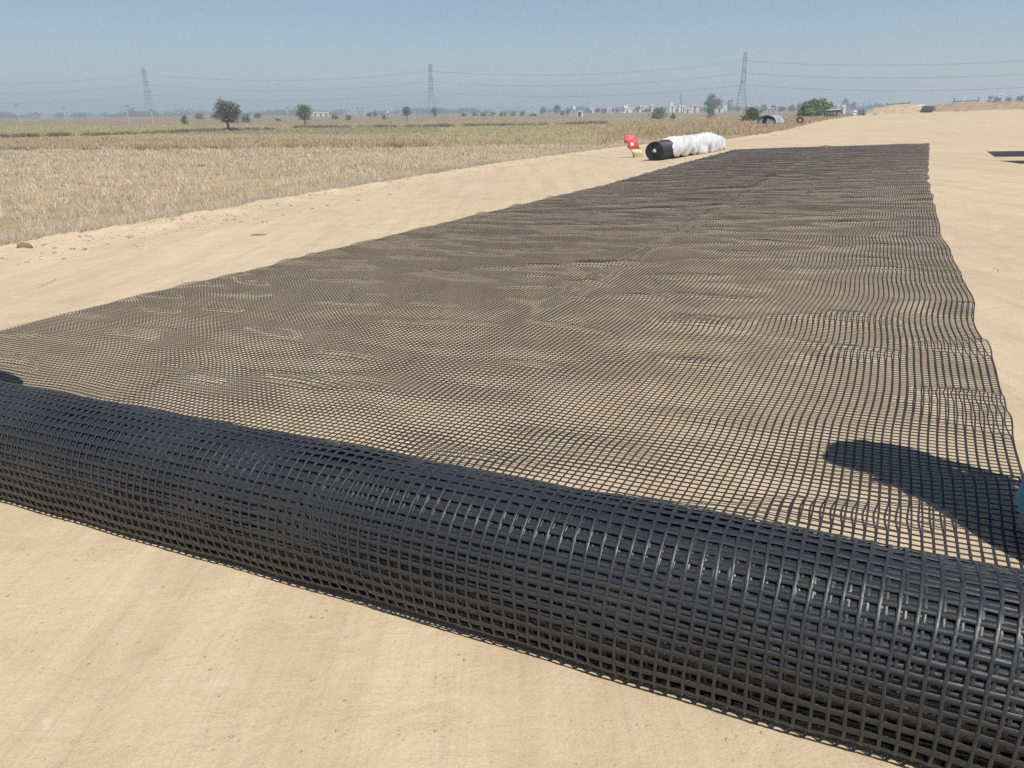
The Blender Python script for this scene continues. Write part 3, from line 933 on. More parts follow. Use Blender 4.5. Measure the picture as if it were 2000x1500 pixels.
# red, white and green plastic sack propped at the field edge
def sack():
    B = hit(1243, 307); mp = m_per_px(B)
    rx_ = Vector((right.x, right.y, 0)).normalized(); fy = Vector((-rx_.y, rx_.x, 0))
    prof = [(4, 307.3, 19, 14), (3, 303, 20, 13), (0, 297, 20, 12), (-4, 292, 21, 11), (-8, 287, 24, 11), (-11, 281, 26, 10), (-14, 276, 26, 8), (-14, 271.5, 20, 5), (-13, 268, 9, 2)]
    n = 11; vs = []; fs = []
    for i, (dx, py, w, dp) in enumerate(prof):
        zz = (307 - py) * mp * 1.04
        for k in range(n):
            a = 2 * math.pi * k / n
            ca, sa = math.cos(a), math.sin(a)
            cr_ = 1 + (0.03 if i < 3 else 0.09) * math.sin(3 * a + i * 1.1)
            sx = math.copysign(abs(ca) ** 0.5, ca) * w / 2 * mp * cr_
            sy = math.copysign(abs(sa) ** 0.5, sa) * dp / 2 * mp * cr_ * 1.1
            p = rx_ * (dx * mp + sx) + fy * sy + Vector((0, 0, zz + (0.03 * math.cos(2 * a + 1) if i > 7 else 0)))
            vs.append(p)
    for i in range(len(prof) - 1):
        for k in range(n):
            fs.append((i * n + k, i * n + (k + 1) % n, (i + 1) * n + (k + 1) % n, (i + 1) * n + k))
    fs += [tuple(range(n - 1, -1, -1)), tuple(range((len(prof) - 1) * n, len(prof) * n))]
    m, nt, b = new_mat("printed_plastic_sack")
    tc = N(nt, "ShaderNodeTexCoord")
    sep = N(nt, "ShaderNodeSeparateXYZ"); nt.links.new(tc.outputs["Object"], sep.inputs[0])
    nz = noise(nt, tc.outputs["Object"], 5.0, 3, 0.5, 0.5)
    ad = N(nt, "ShaderNodeMath", operation='MULTIPLY_ADD'); nt.links.new(nz.outputs["Fac"], ad.inputs[0]); ad.inputs[1].default_value = 0.05; nt.links.new(sep.outputs["Z"], ad.inputs[2])
    lo_ = ramp(nt, ad.outputs[0], [(0.0, (0.30, 0.33, 0.12)), (0.15, (0.34, 0.36, 0.15)), (0.19, (0.66, 0.58, 0.50)), (0.26, (0.68, 0.60, 0.52)), (0.29, (0.50, 0.07, 0.08)), (1.0, (0.62, 0.085, 0.10))])
    w_ = noise(nt, mapping(nt, tc.outputs["Object"], (5, 5, 3.2), (0.3, 0.5, 0)), 1.4, 2, 0.4, 0.6)
    wm = ramp(nt, w_.outputs["Fac"], [(0.66, (0, 0, 0)), (0.69, (1, 1, 1))])
    nt.links.new(mixc(nt, wm.outputs[0], lo_.outputs[0], (0.74, 0.64, 0.58)), b.inputs["Base Color"])
    b.inputs["Roughness"].default_value = 0.45
    nt.links.new(bump(nt, nz.outputs["Fac"], 0.6, 0.05), b.inputs["Normal"])
    mb = MB(); mb.add(vs, fs)
    o = mb.build("plastic_sack", m); o.location = B
    tag(o, "crumpled red and white plastic sack with a green lower part, leaning at the field edge", "sack")
sack()

# ------------------------------------------------------------------ trees and shrubs
LEAF = {
    'green': leaf_material("leaf_green", (0.06, 0.10, 0.035), (0.17, 0.23, 0.09)),
    'olive': leaf_material("leaf_olive", (0.08, 0.085, 0.045), (0.20, 0.20, 0.115)),
    'dark': leaf_material("leaf_dark", (0.025, 0.04, 0.02), (0.08, 0.105, 0.05)),
    'fresh': leaf_material("leaf_fresh", (0.10, 0.15, 0.045), (0.27, 0.33, 0.13)),
    'grey': leaf_material("leaf_grey", (0.085, 0.08, 0.06), (0.20, 0.195, 0.14)),
}
def crown_mesh(rng, w, h, z0, nl, size, clumps, shape):
    cs = []
    for c in range(clumps):
        a = rng.random() * 6.283; q = math.sqrt(rng.random()) * 0.78
        zc = rng.random()
        if shape == 'dome': lim = math.sqrt(max(0.05, 1 - (zc * 0.95) ** 2)) if zc > 0.25 else 0.75 + zc
        elif shape == 'tall': lim = math.sin(math.pi * (0.12 + 0.8 * zc)) ** 0.7
        else: lim = 1.0 - 0.55 * zc
        cs.append((math.cos(a) * q * lim * w / 2, math.sin(a) * q * lim * w / 2, z0 + h * (0.08 + 0.80 * zc), (0.16 + 0.16 * rng.random()) * min(w, h * 1.4)))
    cs = np.array(cs)
    k = rng.integers(0, clumps, nl)
    d = rng.normal(size=(nl, 3)); d /= np.linalg.norm(d, axis=1)[:, None]
    rr = rng.random(nl) ** 0.45
    p = cs[k, :3] + d * (cs[k, 3] * rr)[:, None] * np.array([1, 1, 0.8])
    p[:, 2] = np.maximum(p[:, 2], z0 * 0.9 + 0.02)
    u_ = rng.normal(size=(nl, 3)); u_ /= np.linalg.norm(u_, axis=1)[:, None]
    v_ = np.cross(u_, rng.normal(size=(nl, 3))); v_ /= np.linalg.norm(v_, axis=1)[:, None]
    s_ = size * (0.6 + 0.8 * rng.random(nl))[:, None]
    V = np.stack([p - u_ * s_, p + v_ * s_ * 0.6, p + u_ * s_, p - v_ * s_ * 0.6], 1).reshape(-1, 3)
    return V, np.arange(nl * 4).reshape(-1, 4), cs

tree_n = 0
def tree(px, base, top, wpx, kind, label, cat="tree", name="field_tree", shape='dome', stem=0.3, nl=None, group=None, lean=0.0, dist=None):
    global tree_n
    tree_n += 1
    rng = np.random.default_rng(500 + tree_n)
    if dist is None: P = hit(px, base)
    else:
        d = ray(px, base); n = math.hypot(d.x, d.y)
        P = Vector((d.x / n * dist, d.y / n * dist, 0)); P.z = float(terrain(P.x, P.y))
    mp = m_per_px(P)
    fpx, fpy = project(P.x, P.y, P.z)
    H = max((float(fpy) - top) * mp, 0.5); W = wpx * mp
    z0 = H * stem
    nl = nl or int(min(2600, 260 + wpx * wpx * 0.75))
    size = max(0.075 * W * (900.0 / nl) ** 0.4, 1.1 * mp * 0.8)
    e = empty(name, P)
    clumps = 16 + int(wpx / 2.2)
    V, F, cs = crown_mesh(rng, W, H - z0 - size * .5, z0, nl, size * 0.62, clumps, shape)
    V[:, 0] += lean * V[:, 2]
    build_np("crown", V, F, LEAF[kind], e)
    mb = MB()
    tr = max(0.035 * W, 0.05)
    if cat == "tree":
        pts = [(0, 0, -0.1), (0.02 * W + lean * z0 * .5, 0, z0 * 0.5), (-0.02 * W + lean * z0, 0.01 * W, z0), (lean * H * .6, 0, z0 + (H - z0) * 0.45)]
        mb.tube(pts, [tr * 1.25, tr, tr * .85, tr * .35], 7)
        mb.build("trunk", M_BARK, e, True)
        mb = MB()
        for c in cs[:: max(1, len(cs) // 9)]:
            mb.tube([(lean * z0, 0, z0 * 0.9), (c[0] * .45 + lean * c[2] * .8, c[1] * .45, z0 + (c[2] - z0) * .4), (c[0] + lean * c[2], c[1], c[2])], [tr * .5, tr * .3, tr * .1], 5)
        mb.build("branches", M_BARK, e, True)
    else:
        for c in cs[:: max(1, len(cs) // 8)]:
            mb.tube([(0, 0, -0.05), (c[0] * .5, c[1] * .5, c[2] * .55), (c[0], c[1], c[2])], [tr * .55, tr * .35, tr * .12], 5)
        mb.build("stems", M_BARK, e, True)
    tag(e, label, cat, group)
    return e

# (px, base y, top y, width, leaf, label ...)
tree(446, 255, 199, 62, 'grey', "large round crowned tree standing on the field bund", shape='dome', stem=0.30, nl=3600)
tree(596, 244, 206, 36, 'green', "green tree with slim trunk behind the grey fallow strip", stem=0.28, nl=1800)
tree(795, 234, 208, 23, 'grey', "greyish round tree left of the middle pylon", stem=0.30)
tree(850, 230, 210, 17, 'green', "small leaning tree at the foot of the middle pylon", stem=0.2, lean=-0.12)
tree(361, 243, 225, 17, 'dark', "dark green shrub by the largest field tree", "shrub", "field_shrub", 'bush', 0.02)
tree(390, 233, 221, 21, 'olive', "pale olive shrub beyond the yellow green field", "shrub", "field_shrub", 'bush', 0.02)
tree(480, 239, 224, 22, 'green', "low green shrub touching the largest field tree", "shrub", "field_shrub", 'bush', 0.02)
tree(503, 231, 221, 20, 'grey', "dull grey shrub between the two larger field trees", "shrub", "field_shrub", 'bush', 0.02)
tree(543, 236, 231, 16, 'olive', "very low olive shrub left of the slim trunked green tree", "shrub", "field_shrub", 'bush', 0.02)
tree(634, 229, 221, 9, 'dark', "tiny dark tree behind the long pale wall", stem=0.25, dist=700)
tree(654, 233, 224, 18, 'green', "flat green shrub beside a thin white pole", "shrub", "field_shrub", 'bush', 0.02)
tree(681, 235, 224, 14, 'olive', "sparse olive shrub among the white poles", "shrub", "field_shrub", 'bush', 0.02)
tree(722, 231, 219, 12, 'grey', "thin grey tree, duller of a close pair", stem=0.25)
tree(732, 230, 217, 12, 'grey', "thin grey tree, taller of a close pair", stem=0.25)
tree(750, 233, 224, 12, 'olive', "small olive shrub in front of a tiny white house", "shrub", "field_shrub", 'bush', 0.02)
tree(905, 227, 219, 12, 'dark', "dark squat shrub right of the middle pylon", "shrub", "field_shrub", 'bush', 0.02)
for (px, b, tp, w) in [(927, 227, 218, 18), (944, 227, 220, 18), (962, 227, 219, 20), (983, 227, 218, 22), (1004, 226, 218, 20), (1020, 226, 217, 20), (1040, 227, 220, 18)]:
    tree(px, b, tp, w, 'fresh' if w > 19 else 'green', "bright green shrub in the row before the village trees", "shrub", "hedge_shrub", 'bush', 0.02, group="row of green shrubs before the village")
tree(1060, 224, 209, 17, 'olive', "rounded olive tree at the end of the green shrub row", stem=0.2)
tree(1087, 224, 206, 18, 'olive', "tallest rounded tree left of the white pump house", stem=0.2)
tree(1098, 226, 216, 12, 'green', "small green tree under the tallest rounded one", stem=0.15)
tree(1110, 225, 211, 10, 'dark', "narrow dark tree beside the white pump house", shape='tall', stem=0.08)
tree(1137, 225, 214, 9, 'dark', "small dark tree behind the white pump house", stem=0.15)
tree(1287, 233, 210, 40, 'fresh', "bright green bush beyond the white covered roll", "bush", "thorn_bush", 'bush', 0.02, nl=1300)
tree(1315, 233, 220, 15, 'green', "small dark green bush right of a brighter one", "bush", "thorn_bush", 'bush', 0.02)
tree(1391, 226, 187, 36, 'olive', "tall dark crowned tree in front of the pale village houses", stem=0.38, nl=1700)
tree(1386, 231, 206, 22, 'green', "green bush growing under the tall dark crowned tree", "bush", "thorn_bush", 'bush', 0.02)
tree(1425, 217, 195, 15, 'dark', "dark tree left of the tallest pylon", stem=0.15, shape='tall')
tree(1467, 236, 211, 46, 'green', "wide green bush behind the tarpaulin shelter", "bush", "thorn_bush", 'bush', 0.02, nl=1400)
tree(1594, 227, 195, 98, 'fresh', "very large spreading bright green bush beside the road", "bush", "thorn_bush", 'bush', 0.02, nl=3600)
tree(1649, 214, 193, 19, 'dark', "dark round tree behind the blue drums", stem=0.15)
tree(1665, 214, 198, 15, 'dark', "smaller dark tree behind the blue drums", stem=0.15)
for (px, tp, w) in [(1492, 204, 16), (1509, 206, 16), (1527, 207, 18), (1546, 206, 18), (1562, 202, 18)]:
    tree(px, 215, tp, w, 'dark', "hazy dark tree in the row beyond the tarpaulin shelter", name="distant_tree", stem=0.1, dist=640, group="hazy trees beyond the shelter")
for (px, tp, w) in [(1932, 187, 16), (1945, 186, 18), (1968, 189, 18), (1990, 188, 22)]:
    tree(px, 205, tp, w, 'dark', "hazy dark tree rising behind the earth mounds", name="distant_tree", stem=0.1, dist=520, group="hazy trees behind the earth mounds")
for (px, tp, w) in [(1168, 211, 14), (1180, 212, 14), (1205, 210, 10), (1216, 209, 10), (1245, 208, 14), (1262, 211, 16), (1300, 209, 14), (1324, 212, 14), (1344, 210, 12), (1378, 211, 14), (1440, 208, 14), (1150, 212, 12), (1196, 209, 8), (1269, 205, 6)]:
    tree(px, 217, tp, w, random.choice(['dark', 'olive', 'green']), "small hazy tree among the white village houses", name="village_tree", stem=0.15, dist=random.uniform(560, 690), group="village trees")

# far wood along the horizon: one mass
rng = np.random.default_rng(77)
pts_ = []
for k in range(300):
    a = rng.uniform(R(-40), R(24)); a += 0.03 * math.sin(a * 37); D_ = rng.uniform(1000, 1500)
    w_ = rng.uniform(8, 26); h_ = rng.uniform(3.0, 7.5) * (1.35 if rng.random() < 0.1 else 1)
    pts_.append((math.sin(a) * D_, math.cos(a) * D_, w_, h_))
Vl = []
for (x_, y_, w_, h_) in pts_:
    n = 100
    p = rng.normal(size=(n, 3)) * np.array([w_ * .3, w_ * .3, h_ * .28]) + np.array([x_, y_, h_ * .5])
    p[:, 2] = np.clip(p[:, 2], 0.2, h_) + terrain(x_, y_)
    u_ = rng.normal(size=(n, 3)); v_ = rng.normal(size=(n, 3))
    u_ *= (1.2 / np.linalg.norm(u_, axis=1))[:, None]; v_ *= (1.2 / np.linalg.norm(v_, axis=1))[:, None]
    Vl.append(np.stack([p - u_, p + v_, p + u_, p - v_], 1).reshape(-1, 3))
Vl = np.concatenate(Vl)
o = build_np("distant_wood", Vl, np.arange(len(Vl)).reshape(-1, 4), LEAF['dark'])
tag(o, "hazy strip of far trees along the horizon", "wood", kind="stuff")

# ------------------------------------------------------------------ concrete power poles
def pole(px, base, top, lean=0.0, arm=True, dist=None):
    if dist is None: P = hit(px, base)
    else:
        d = ray(px, base); n = math.hypot(d.x, d.y); P = Vector((d.x / n * dist, d.y / n * dist, 0)); P.z = float(terrain(P.x, P.y))
    mp = m_per_px(P); H = (float(project(P.x, P.y, P.z)[1]) - top) * mp
    e = empty("power_pole", P, math.atan2(-P.x, P.y))
    w = max(0.20, 0.85 * mp)
    tx = lean * H
    mb = MB(); mb.bar((0, 0, -0.3), (tx, 0, H * 0.88), w * 1.15, 4, w * 0.8); mb.build("post", M_CONC, e)
    if arm:
        k = H * 0.88
        mb = MB(); mb.bar((tx - 0.10 * H, 0, k), (tx + 0.10 * H, 0, k), w * 0.7); mb.bar((tx, 0, k), (tx, 0, H), w * 0.5); mb.build("crossarm", M_STEEL, e)
        for q in (-0.09, 0.09):
            mb = MB(); mb.lathe([(w * .3, 0), (w * .45, w * .4), (w * .2, w * 1.1)], 6, (tx + q * H, 0, k + w * .35)); mb.build("insulator", M_STEEL, e)
    return e
POLES = [(43, 244, 204, -0.06, "leaning white pole on the far left of the yellow green field"), (132, 241, 210, -0.06, "leaning white pole with crooked crossarm before the far brown plain"),
         (253, 243, 206, 0, "upright grey pole with crossarm near the left pylon"), (300, 243, 214, -0.04, "white pole standing before the legs of the left pylon"),
         (563, 237, 209, 0, "thin pale pole left of the slim trunked green tree"), (652, 232, 219, 0, "short white pole beside a flat green shrub"), (700, 235, 210, 0, "pale pole with crossarm, left of a close pair"),
         (710, 235, 210, 0, "bright white pole, right of a close pair"), (810, 234, 212, 0, "bright white pole right of the greyish round tree"), (822, 226, 209, 0, "faint grey pole left of the middle pylon"),
         (882, 233, 214, 0, "white pole right of the middle pylon with a stay wire pole behind"), (891, 231, 217, 0, "short pale pole next to a taller white one"), (916, 231, 209, 0, "grey pole with crossarm before the green shrub row"),
         (929, 231, 214, 0, "white pole at the start of the green shrub row"), (958, 230, 214, 0, "thin pole in front of the green shrub row"), (972, 230, 209, 0, "taller grey pole in front of the green shrub row"),
         (984, 231, 212, -0.10, "white pole leaning to one side before the shrub row"), (1008, 229, 212, -0.09, "leaning white pole near the end of the shrub row"), (1012, 229, 209, 0, "upright grey pole beside a leaning white one"),
         (1035, 229, 214, 0, "white pole before the rounded olive trees"), (1041, 229, 208, 0, "tall grey pole before the rounded olive trees"), (1067, 228, 210, 0.02, "pale pole between the rounded olive trees"),
         (1115, 224, 214, 0, "slim white pole beside the narrow dark tree"), (1150, 223, 212, 0, "slim pale pole left of the village houses"), (1173, 223, 211, 0, "slim pale pole among the first village trees"),
         (1196, 224, 210, 0, "white pole in a tight cluster before the village"), (1200, 224, 212, 0, "thin pole in a tight cluster before the village"), (1207, 222, 210, 0, "grey pole right of a tight pole cluster")]
for px, b, tp, ln, lab in POLES:
    e = pole(px, b, tp, ln, arm=(b - tp) > 15)
    tag(e, lab, "power pole", "power poles crossing the fields")

# ------------------------------------------------------------------ transmission pylons and cables
def solve_dist(px, top, H):
    d = ray(px, top); n = math.hypot(d.x, d.y)
    lo, hi = 200.0, 2000.0
    for _ in range(50):
        m = (lo + hi) / 2
        x_, y_ = d.x / n * m, d.y / n * m
        zt = CAM_H + d.z / n * m
        if zt - float(terrain(x_, y_)) < H: lo = m
        else: hi = m
    x_, y_ = d.x / n * m, d.y / n * m
    return Vector((x_, y_, float(terrain(x_, y_))))
PYH = 46.0
tops = [(280, 133), (840, 126), (1456, 104)]
PP = [solve_dist(*t_, PYH) for t_ in tops]
PP = [PP[0] * 2 - PP[1]] + PP + [PP[2] * 2 - PP[1]]
for q in (0, 4): PP[q].z = float(terrain(PP[q].x, PP[q].y))
LEV = (0.87, 0.665, 0.46)
def pylon(i):
    P = PP[i]
    d = (PP[min(i + 1, 4)] - PP[max(i - 1, 0)]); d.z = 0
    rz = math.atan2(d.y, d.x) + (0.0, 0.0, 0.0, 0.0, 0.0)[i]
    e = empty("transmission_pylon", P, rz)
    H = PYH
    hw = lambda z: np.interp(z, [0, 0.45 * H, 0.70 * H, H], [4.6, 1.9, 1.45, 1.1])
    lev = [0, .14, .28, .38, .46, .53, .60, .665, .72, .77, .82, .87, .92, .96, 1.0]
    for sx in (-1, 1):
        for sy in (-1, 1):
            mb = MB()
            for a_, b_ in zip((0, .45, .7), (.45, .7, 1.0)):
                mb.bar((sx * hw(a_ * H), sy * hw(a_ * H), a_ * H), (sx * hw(b_ * H), sy * hw(b_ * H), b_ * H), 0.26)
            mb.build("leg", M_STEEL, e)
    mb = MB()
    for a_, b_ in zip(lev[:-1], lev[1:]):
        wa, wb, za, zb2 = hw(a_ * H), hw(b_ * H), a_ * H, b_ * H
        for (x1, y1, x2, y2) in ((-1, -1, 1, -1), (1, -1, 1, 1), (1, 1, -1, 1), (-1, 1, -1, -1)):
            mb.bar((x1 * wa, y1 * wa, za), (x2 * wb, y2 * wb, zb2), 0.12)
            mb.bar((x2 * wa, y2 * wa, za), (x1 * wb, y1 * wb, zb2), 0.12)
            if a_ > 0: mb.bar((x1 * wa, y1 * wa, za), (x2 * wa, y2 * wa, za), 0.2)
    mb.build("bracing", M_STEEL, e)
    for lv, ln in zip(LEV, (7.0, 8.0, 7.0)):
        z_ = (lv + 0.05) * H
        for s_ in (-1, 1):
            mb = MB(); w_ = hw(z_)
            tip = (0, s_ * ln, z_)
            for sx in (-1, 1):
                mb.bar((sx * w_, s_ * w_, z_), tip, 0.24); mb.bar((sx * w_, s_ * w_, z_ + 1.9), tip, 0.2)
            mb.bar((-w_, s_ * w_, z_), (w_, s_ * w_, z_), 0.34)
            mb.build("crossarm", M_STEEL, e)
            mb = MB(); mb.tube([(0, s_ * ln, z_), (0, s_ * ln, lv * H)], 0.12, 5); mb.build("insulator", M_STEEL, e)
    mb = MB()
    for s_ in (-1, 1):
        mb.bar((-1.1, 0, H), (0, s_ * 3.2, H + 0.6), 0.2); mb.bar((1.1, 0, H), (0, s_ * 3.2, H + 0.6), 0.2)
    mb.bar((-1.1, -1.1, H), (1.1, -1.1, H), 0.35); mb.bar((-1.1, 1.1, H), (1.1, 1.1, H), 0.35)
    mb.build("earthwire_peak", M_STEEL, e)
    return e
for i, lab in ((1, "lattice transmission pylon at the left behind the yellow green field"), (2, "lattice transmission pylon in the middle with small trees at its foot"), (3, "tallest lattice transmission pylon beside the dark village tree")):
    tag(pylon(i), lab, "pylon", "pylons carrying the overhead line")
for lv, ln, lab in zip(LEV, (7, 8, 7), ("top", "middle", "lowest")):
    for s_ in (-1, 1):
        pts_ = []
        for i in range(4):
            a_, b_ = PP[i], PP[i + 1]
            d = b_ - a_; d.z = 0; sd = Vector((-d.y, d.x, 0)).normalized()
            for k in range(0 if i == 0 else 1, 25):
                f = k / 24
                p = a_.lerp(b_, f) + sd * s_ * ln
                pts_.append((p.x, p.y, a_.z * (1 - f) + b_.z * f + lv * PYH - 7.0 * 4 * f * (1 - f)))
        mb = MB(); mb.tube(pts_, 0.085, 4)
        tag(mb.build("overhead_cable", M_CABLE), f"sagging overhead cable strung along the {lab} arms of the pylons", "cable", "overhead cables between the pylons")

# ------------------------------------------------------------------ village
def house(px, base, top, wpx, mat, label, dist=640, floors=1, rz=0.0, extra=None, cat="house", name="village_house"):
    d = ray(px, base); n = math.hypot(d.x, d.y)
    P = Vector((d.x / n * dist, d.y / n * dist, 0)); P.z = float(terrain(P.x, P.y))
    mp = m_per_px(P); w = wpx * mp; h = max((float(project(P.x, P.y, P.z)[1]) - top) * mp, 2.2)
    dep = max(w * 0.7, 5.0)
    e = empty(name, P, math.atan2(-P.x, P.y) + rz)
    mb = MB(); mb.box((0, dep / 2, h / 2 - 0.3), (w, dep, h + 0.6)); mb.build("wall", mat, e)
    mb = MB()
    mb.box((0, dep / 2, h - 0.25), (w + 0.5, dep + 0.5, 0.22)); mb.box((0, -0.05, h + 0.3), (w, 0.2, 0.62)); mb.box((0, dep + 0.05, h + 0.3), (w, 0.2, 0.62))
    mb.box((-w / 2 + 0.08, dep / 2, h + 0.28), (0.2, dep - 0.1, 0.6)); mb.box((w / 2 - 0.08, dep / 2, h + 0.28), (0.2, dep - 0.1, 0.6))
    mb.build("roof", mat, e)
    nw = max(1, int(w / 3.2))
    for fl_ in range(floors):
        zf = h / floors * (fl_ + 0.55)
        for k in range(nw):
            xk = -w / 2 + w * (k + 0.5) / nw
            if fl_ == 0 and k == nw // 2:
                mb = MB(); mb.box((xk, -0.03, 1.05), (1.0, 0.10, 2.1)); mb.build("door", M_DARK, e)
            else:
                mb = MB(); mb.box((xk, -0.03, zf), (1.1, 0.10, 1.1)); o = mb.build("window", M_DARK, e)
                mb = MB(); mb.box((xk, -0.16, zf - 0.62), (1.4, 0.3, 0.1)); mb.build("sill", mat, o)
    if extra == 'tank':
        mb = MB(); mb.lathe([(0.7, 0), (0.75, 1.0), (0.5, 1.25), (0.2, 1.35)], 10, (w * .2, dep * .5, h + 0.05)); mb.build("water_tank", M_WHITE, e)
    if extra == 'upper':
        mb = MB(); mb.box((-w * .15, dep * .5, h + 1.2), (w * .45, dep * .6, 2.5)); mb.build("stair_room", mat, e)
    tag(e, label, cat, "village houses")
    return e
HOUSES = [(1225, 217, 212, 16, M_WHITE, "white house with a stair room on its roof, first of the village", 620, 1, 'upper'), (1207, 217, 214, 14, M_GREYW, "low grey village house behind the pole cluster", 600, 1, None),
          (1190, 216, 212.5, 8, M_WHITE, "tiny white house between small village trees", 660, 1, None), (1155, 217, 212, 7, M_WHITE, "narrow white house right of the pump house", 640, 1, None),
          (1238, 216, 212, 10, M_CREAM, "cream house next to the first white village house", 640, 1, None), (1254, 216, 208.5, 14, M_WHITE, "bright white two storey house in the village middle", 680, 2, None),
          (1271, 216, 208, 8, M_WHITE, "white two storey house with a roof tank", 680, 2, 'tank'), (1299, 216, 209, 8, M_CREAM, "cream house behind the bright green bush", 650, 1, None),
          (1313, 216, 208, 12, M_WHITE, "white house with a roof room left of the mast", 620, 2, 'upper'), (1331, 216, 208, 11, M_WHITE, "bright white block at the foot of the mast", 610, 2, None),
          (1357, 217, 207.5, 17, M_PINK, "pale pink two storey house, largest in the village", 560, 2, None), (1343, 218, 213, 14, M_PINK, "low pale pink wall building by the largest pink house", 540, 1, None),
          (1405, 217, 209.5, 14, M_CREAM, "cream two storey house right of the dark crowned tree", 560, 2, None), (1416, 214, 207, 8, M_WHITE, "distant white roofline behind the dark tree", 720, 1, None),
          (1462, 214, 207, 4, M_WHITE, "small white house beyond the wide green bush", 700, 1, None), (1502, 216, 212.5, 6, M_CREAM, "tiny pale house before the hazy tree row", 600, 1, None),
          (1510, 216, 213, 5, M_PINK, "tiny pinkish house before the hazy tree row", 590, 1, None), (1524, 215, 210.5, 7, M_GREYW, "tiny grey house between hazy trees", 640, 1, None), (1545, 215, 209.5, 9, M_GREYW, "grey house with long roof among hazy trees", 640, 1, None),
          (758, 228, 225, 5, M_WHITE, "tiny white house alone on the far plain", 520, 1, None), (627, 231, 228, 31, M_CREAM, "long low pale wall building on the far plain", 560, 1, None),
          (1645, 214, 208.5, 5, M_WHITE, "small white house behind the big spreading bush", 420, 1, None), (1637, 214, 209, 4, M_WHITE, "small white hut by the dark round tree", 430, 1, None)]
for px, b, tp, w, m, lab, D_, fl_, ex in HOUSES:
    house(px, b, tp, w, m, lab, D_, fl_, random.uniform(-0.3, 0.3), ex)

# open white pump house: slab on two walls
d = ray(1133, 226); n = math.hypot(d.x, d.y)
P = Vector((d.x / n * 380, d.y / n * 380, 0)); P.z = float(terrain(P.x, P.y)); mp = m_per_px(P)
e = empty("pump_house", P, math.atan2(-P.x, P.y))
w, h = 11.5 * mp, (float(project(P.x, P.y, P.z)[1]) - 217.5) * mp
mb = MB(); mb.box((0, 1.5, h), (w + .3, 3.3, 0.35)); mb.build("roof", M_WHITE, e)
mb = MB(); mb.box((w * .36, 1.5, h / 2 - .2), (w * .27, 3, h)); mb.build("wall", M_WHITE, e)
mb = MB(); mb.box((-w * .46, 0.2, h / 2 - .2), (0.3, 0.3, h)); mb.build("pillar", M_WHITE, e)
mb = MB(); mb.box((-w * .14, 2.9, h / 2 - .2), (w * .7, 0.2, h)); mb.build("back_wall", M_GREYW, e)
tag(e, "small open sided white pump house before the village", "hut")
# raised white tank
d = ray(1121, 220); n = math.hypot(d.x, d.y)
P = Vector((d.x / n * 600, d.y / n * 600, 0)); P.z = float(terrain(P.x, P.y)); mp = m_per_px(P)
e = empty("water_tower", P)
h = (float(project(P.x, P.y, P.z)[1]) - 209) * mp
mb = MB(); mb.lathe([(0.8, 0), (1.25, 0.3), (1.3, 1.6), (0.9, 2.0), (0.2, 2.2)], 12, (0, 0, h - 2.2)); mb.build("tank", M_WHITE, e)
for sx in (-1, 1):
    for sy in (-1, 1):
        mb = MB(); mb.bar((sx * 1.0, sy * 1.0, -.2), (sx * .8, sy * .8, h - 2.1), 0.28); mb.build("leg", M_WHITE, e)
tag(e, "small white water tank raised on legs above the pump house", "water tower")
# communications mast
P = solve_dist(1332, 164, 24.0)
e = empty("communication_mast", P)
mb = MB()
for k in range(12):
    z0_, z1_ = k * 1.55, (k + 1) * 1.55
    w0, w1 = 1.1 - 0.05 * k, 1.1 - 0.05 * (k + 1)
    for q in range(3):
        a0, a1 = 2.094 * q, 2.094 * (q + 1)
        mb.bar((w0 * math.cos(a0), w0 * math.sin(a0), z0_), (w1 * math.cos(a0), w1 * math.sin(a0), z1_), 0.24)
        mb.bar((w0 * math.cos(a0), w0 * math.sin(a0), z0_), (w1 * math.cos(a1), w1 * math.sin(a1), z1_), 0.14)
mb.build("lattice_shaft", M_STEEL, e)
mb = MB(); mb.bar((0, 0, 18), (0, 0, 24), 0.25); mb.build("aerial", M_STEEL, e)
for q in range(3):
    mb = MB(); mb.box((1.0 * math.cos(2.094 * q + .4), 1.0 * math.sin(2.094 * q + .4), 17.2), (0.6, 0.6, 1.4), 2.094 * q); mb.build("antenna_panel", M_WHITE, e)
tag(e, "slender lattice communication mast with white panels above the village", "mast")

# ------------------------------------------------------------------ tarpaulin shelter
P = hit(1497, 243); mp = m_per_px(P)
e = empty("tarpaulin_shelter", P, math.atan2(-P.x, P.y) - 0.35)
def tarp_mat():
    m, nt, b = new_mat("blue_white_tarpaulin")
    tc = N(nt, "ShaderNodeTexCoord"); n = noise(nt, tc.outputs["Object"], 1.6, 4, 0.6, 0.5)
    r_ = ramp(nt, n.outputs["Fac"], [(0.35, (0.17, 0.24, 0.34)), (0.5, (0.30, 0.34, 0.38)), (0.65, (0.46, 0.46, 0.43))])
    nt.links.new(r_.outputs[0], b.inputs["Base Color"]); b.inputs["Roughness"].default_value = 0.5
    nt.links.new(bump(nt, n.outputs["Fac"], 0.4, 0.1), b.inputs["Normal"])
    return m
M_TARP = tarp_mat()
w, h = 38 * mp, 17 * mp
ln = 2.4
def arch(y0, y1, w, h, n=18, wob=0.03):
    vs, fs = [], []
    m = 8
    for j in range(m + 1):
        y_ = y0 + (y1 - y0) * j / m
        for k in range(n + 1):
            a = math.pi * k / n
            q = 1 + wob * math.sin(3.1 * j + 2 * k)
            vs.append((-w / 2 * math.cos(a) * q, y_, h * math.sin(a) ** 0.8 * q - (0.1 if k in (0, n) else 0)))
    for j in range(m):
        for k in range(n):
            b_ = j * (n + 1) + k
            fs.append((b_, b_ + 1, b_ + n + 2, b_ + n + 1))
    return vs, fs
mb = MB(); mb.add(*arch(0, ln, w, h)); o = mb.build("tarpaulin", M_TARP, e, True)
o.modifiers.new("thickness", 'SOLIDIFY').thickness = 0.02
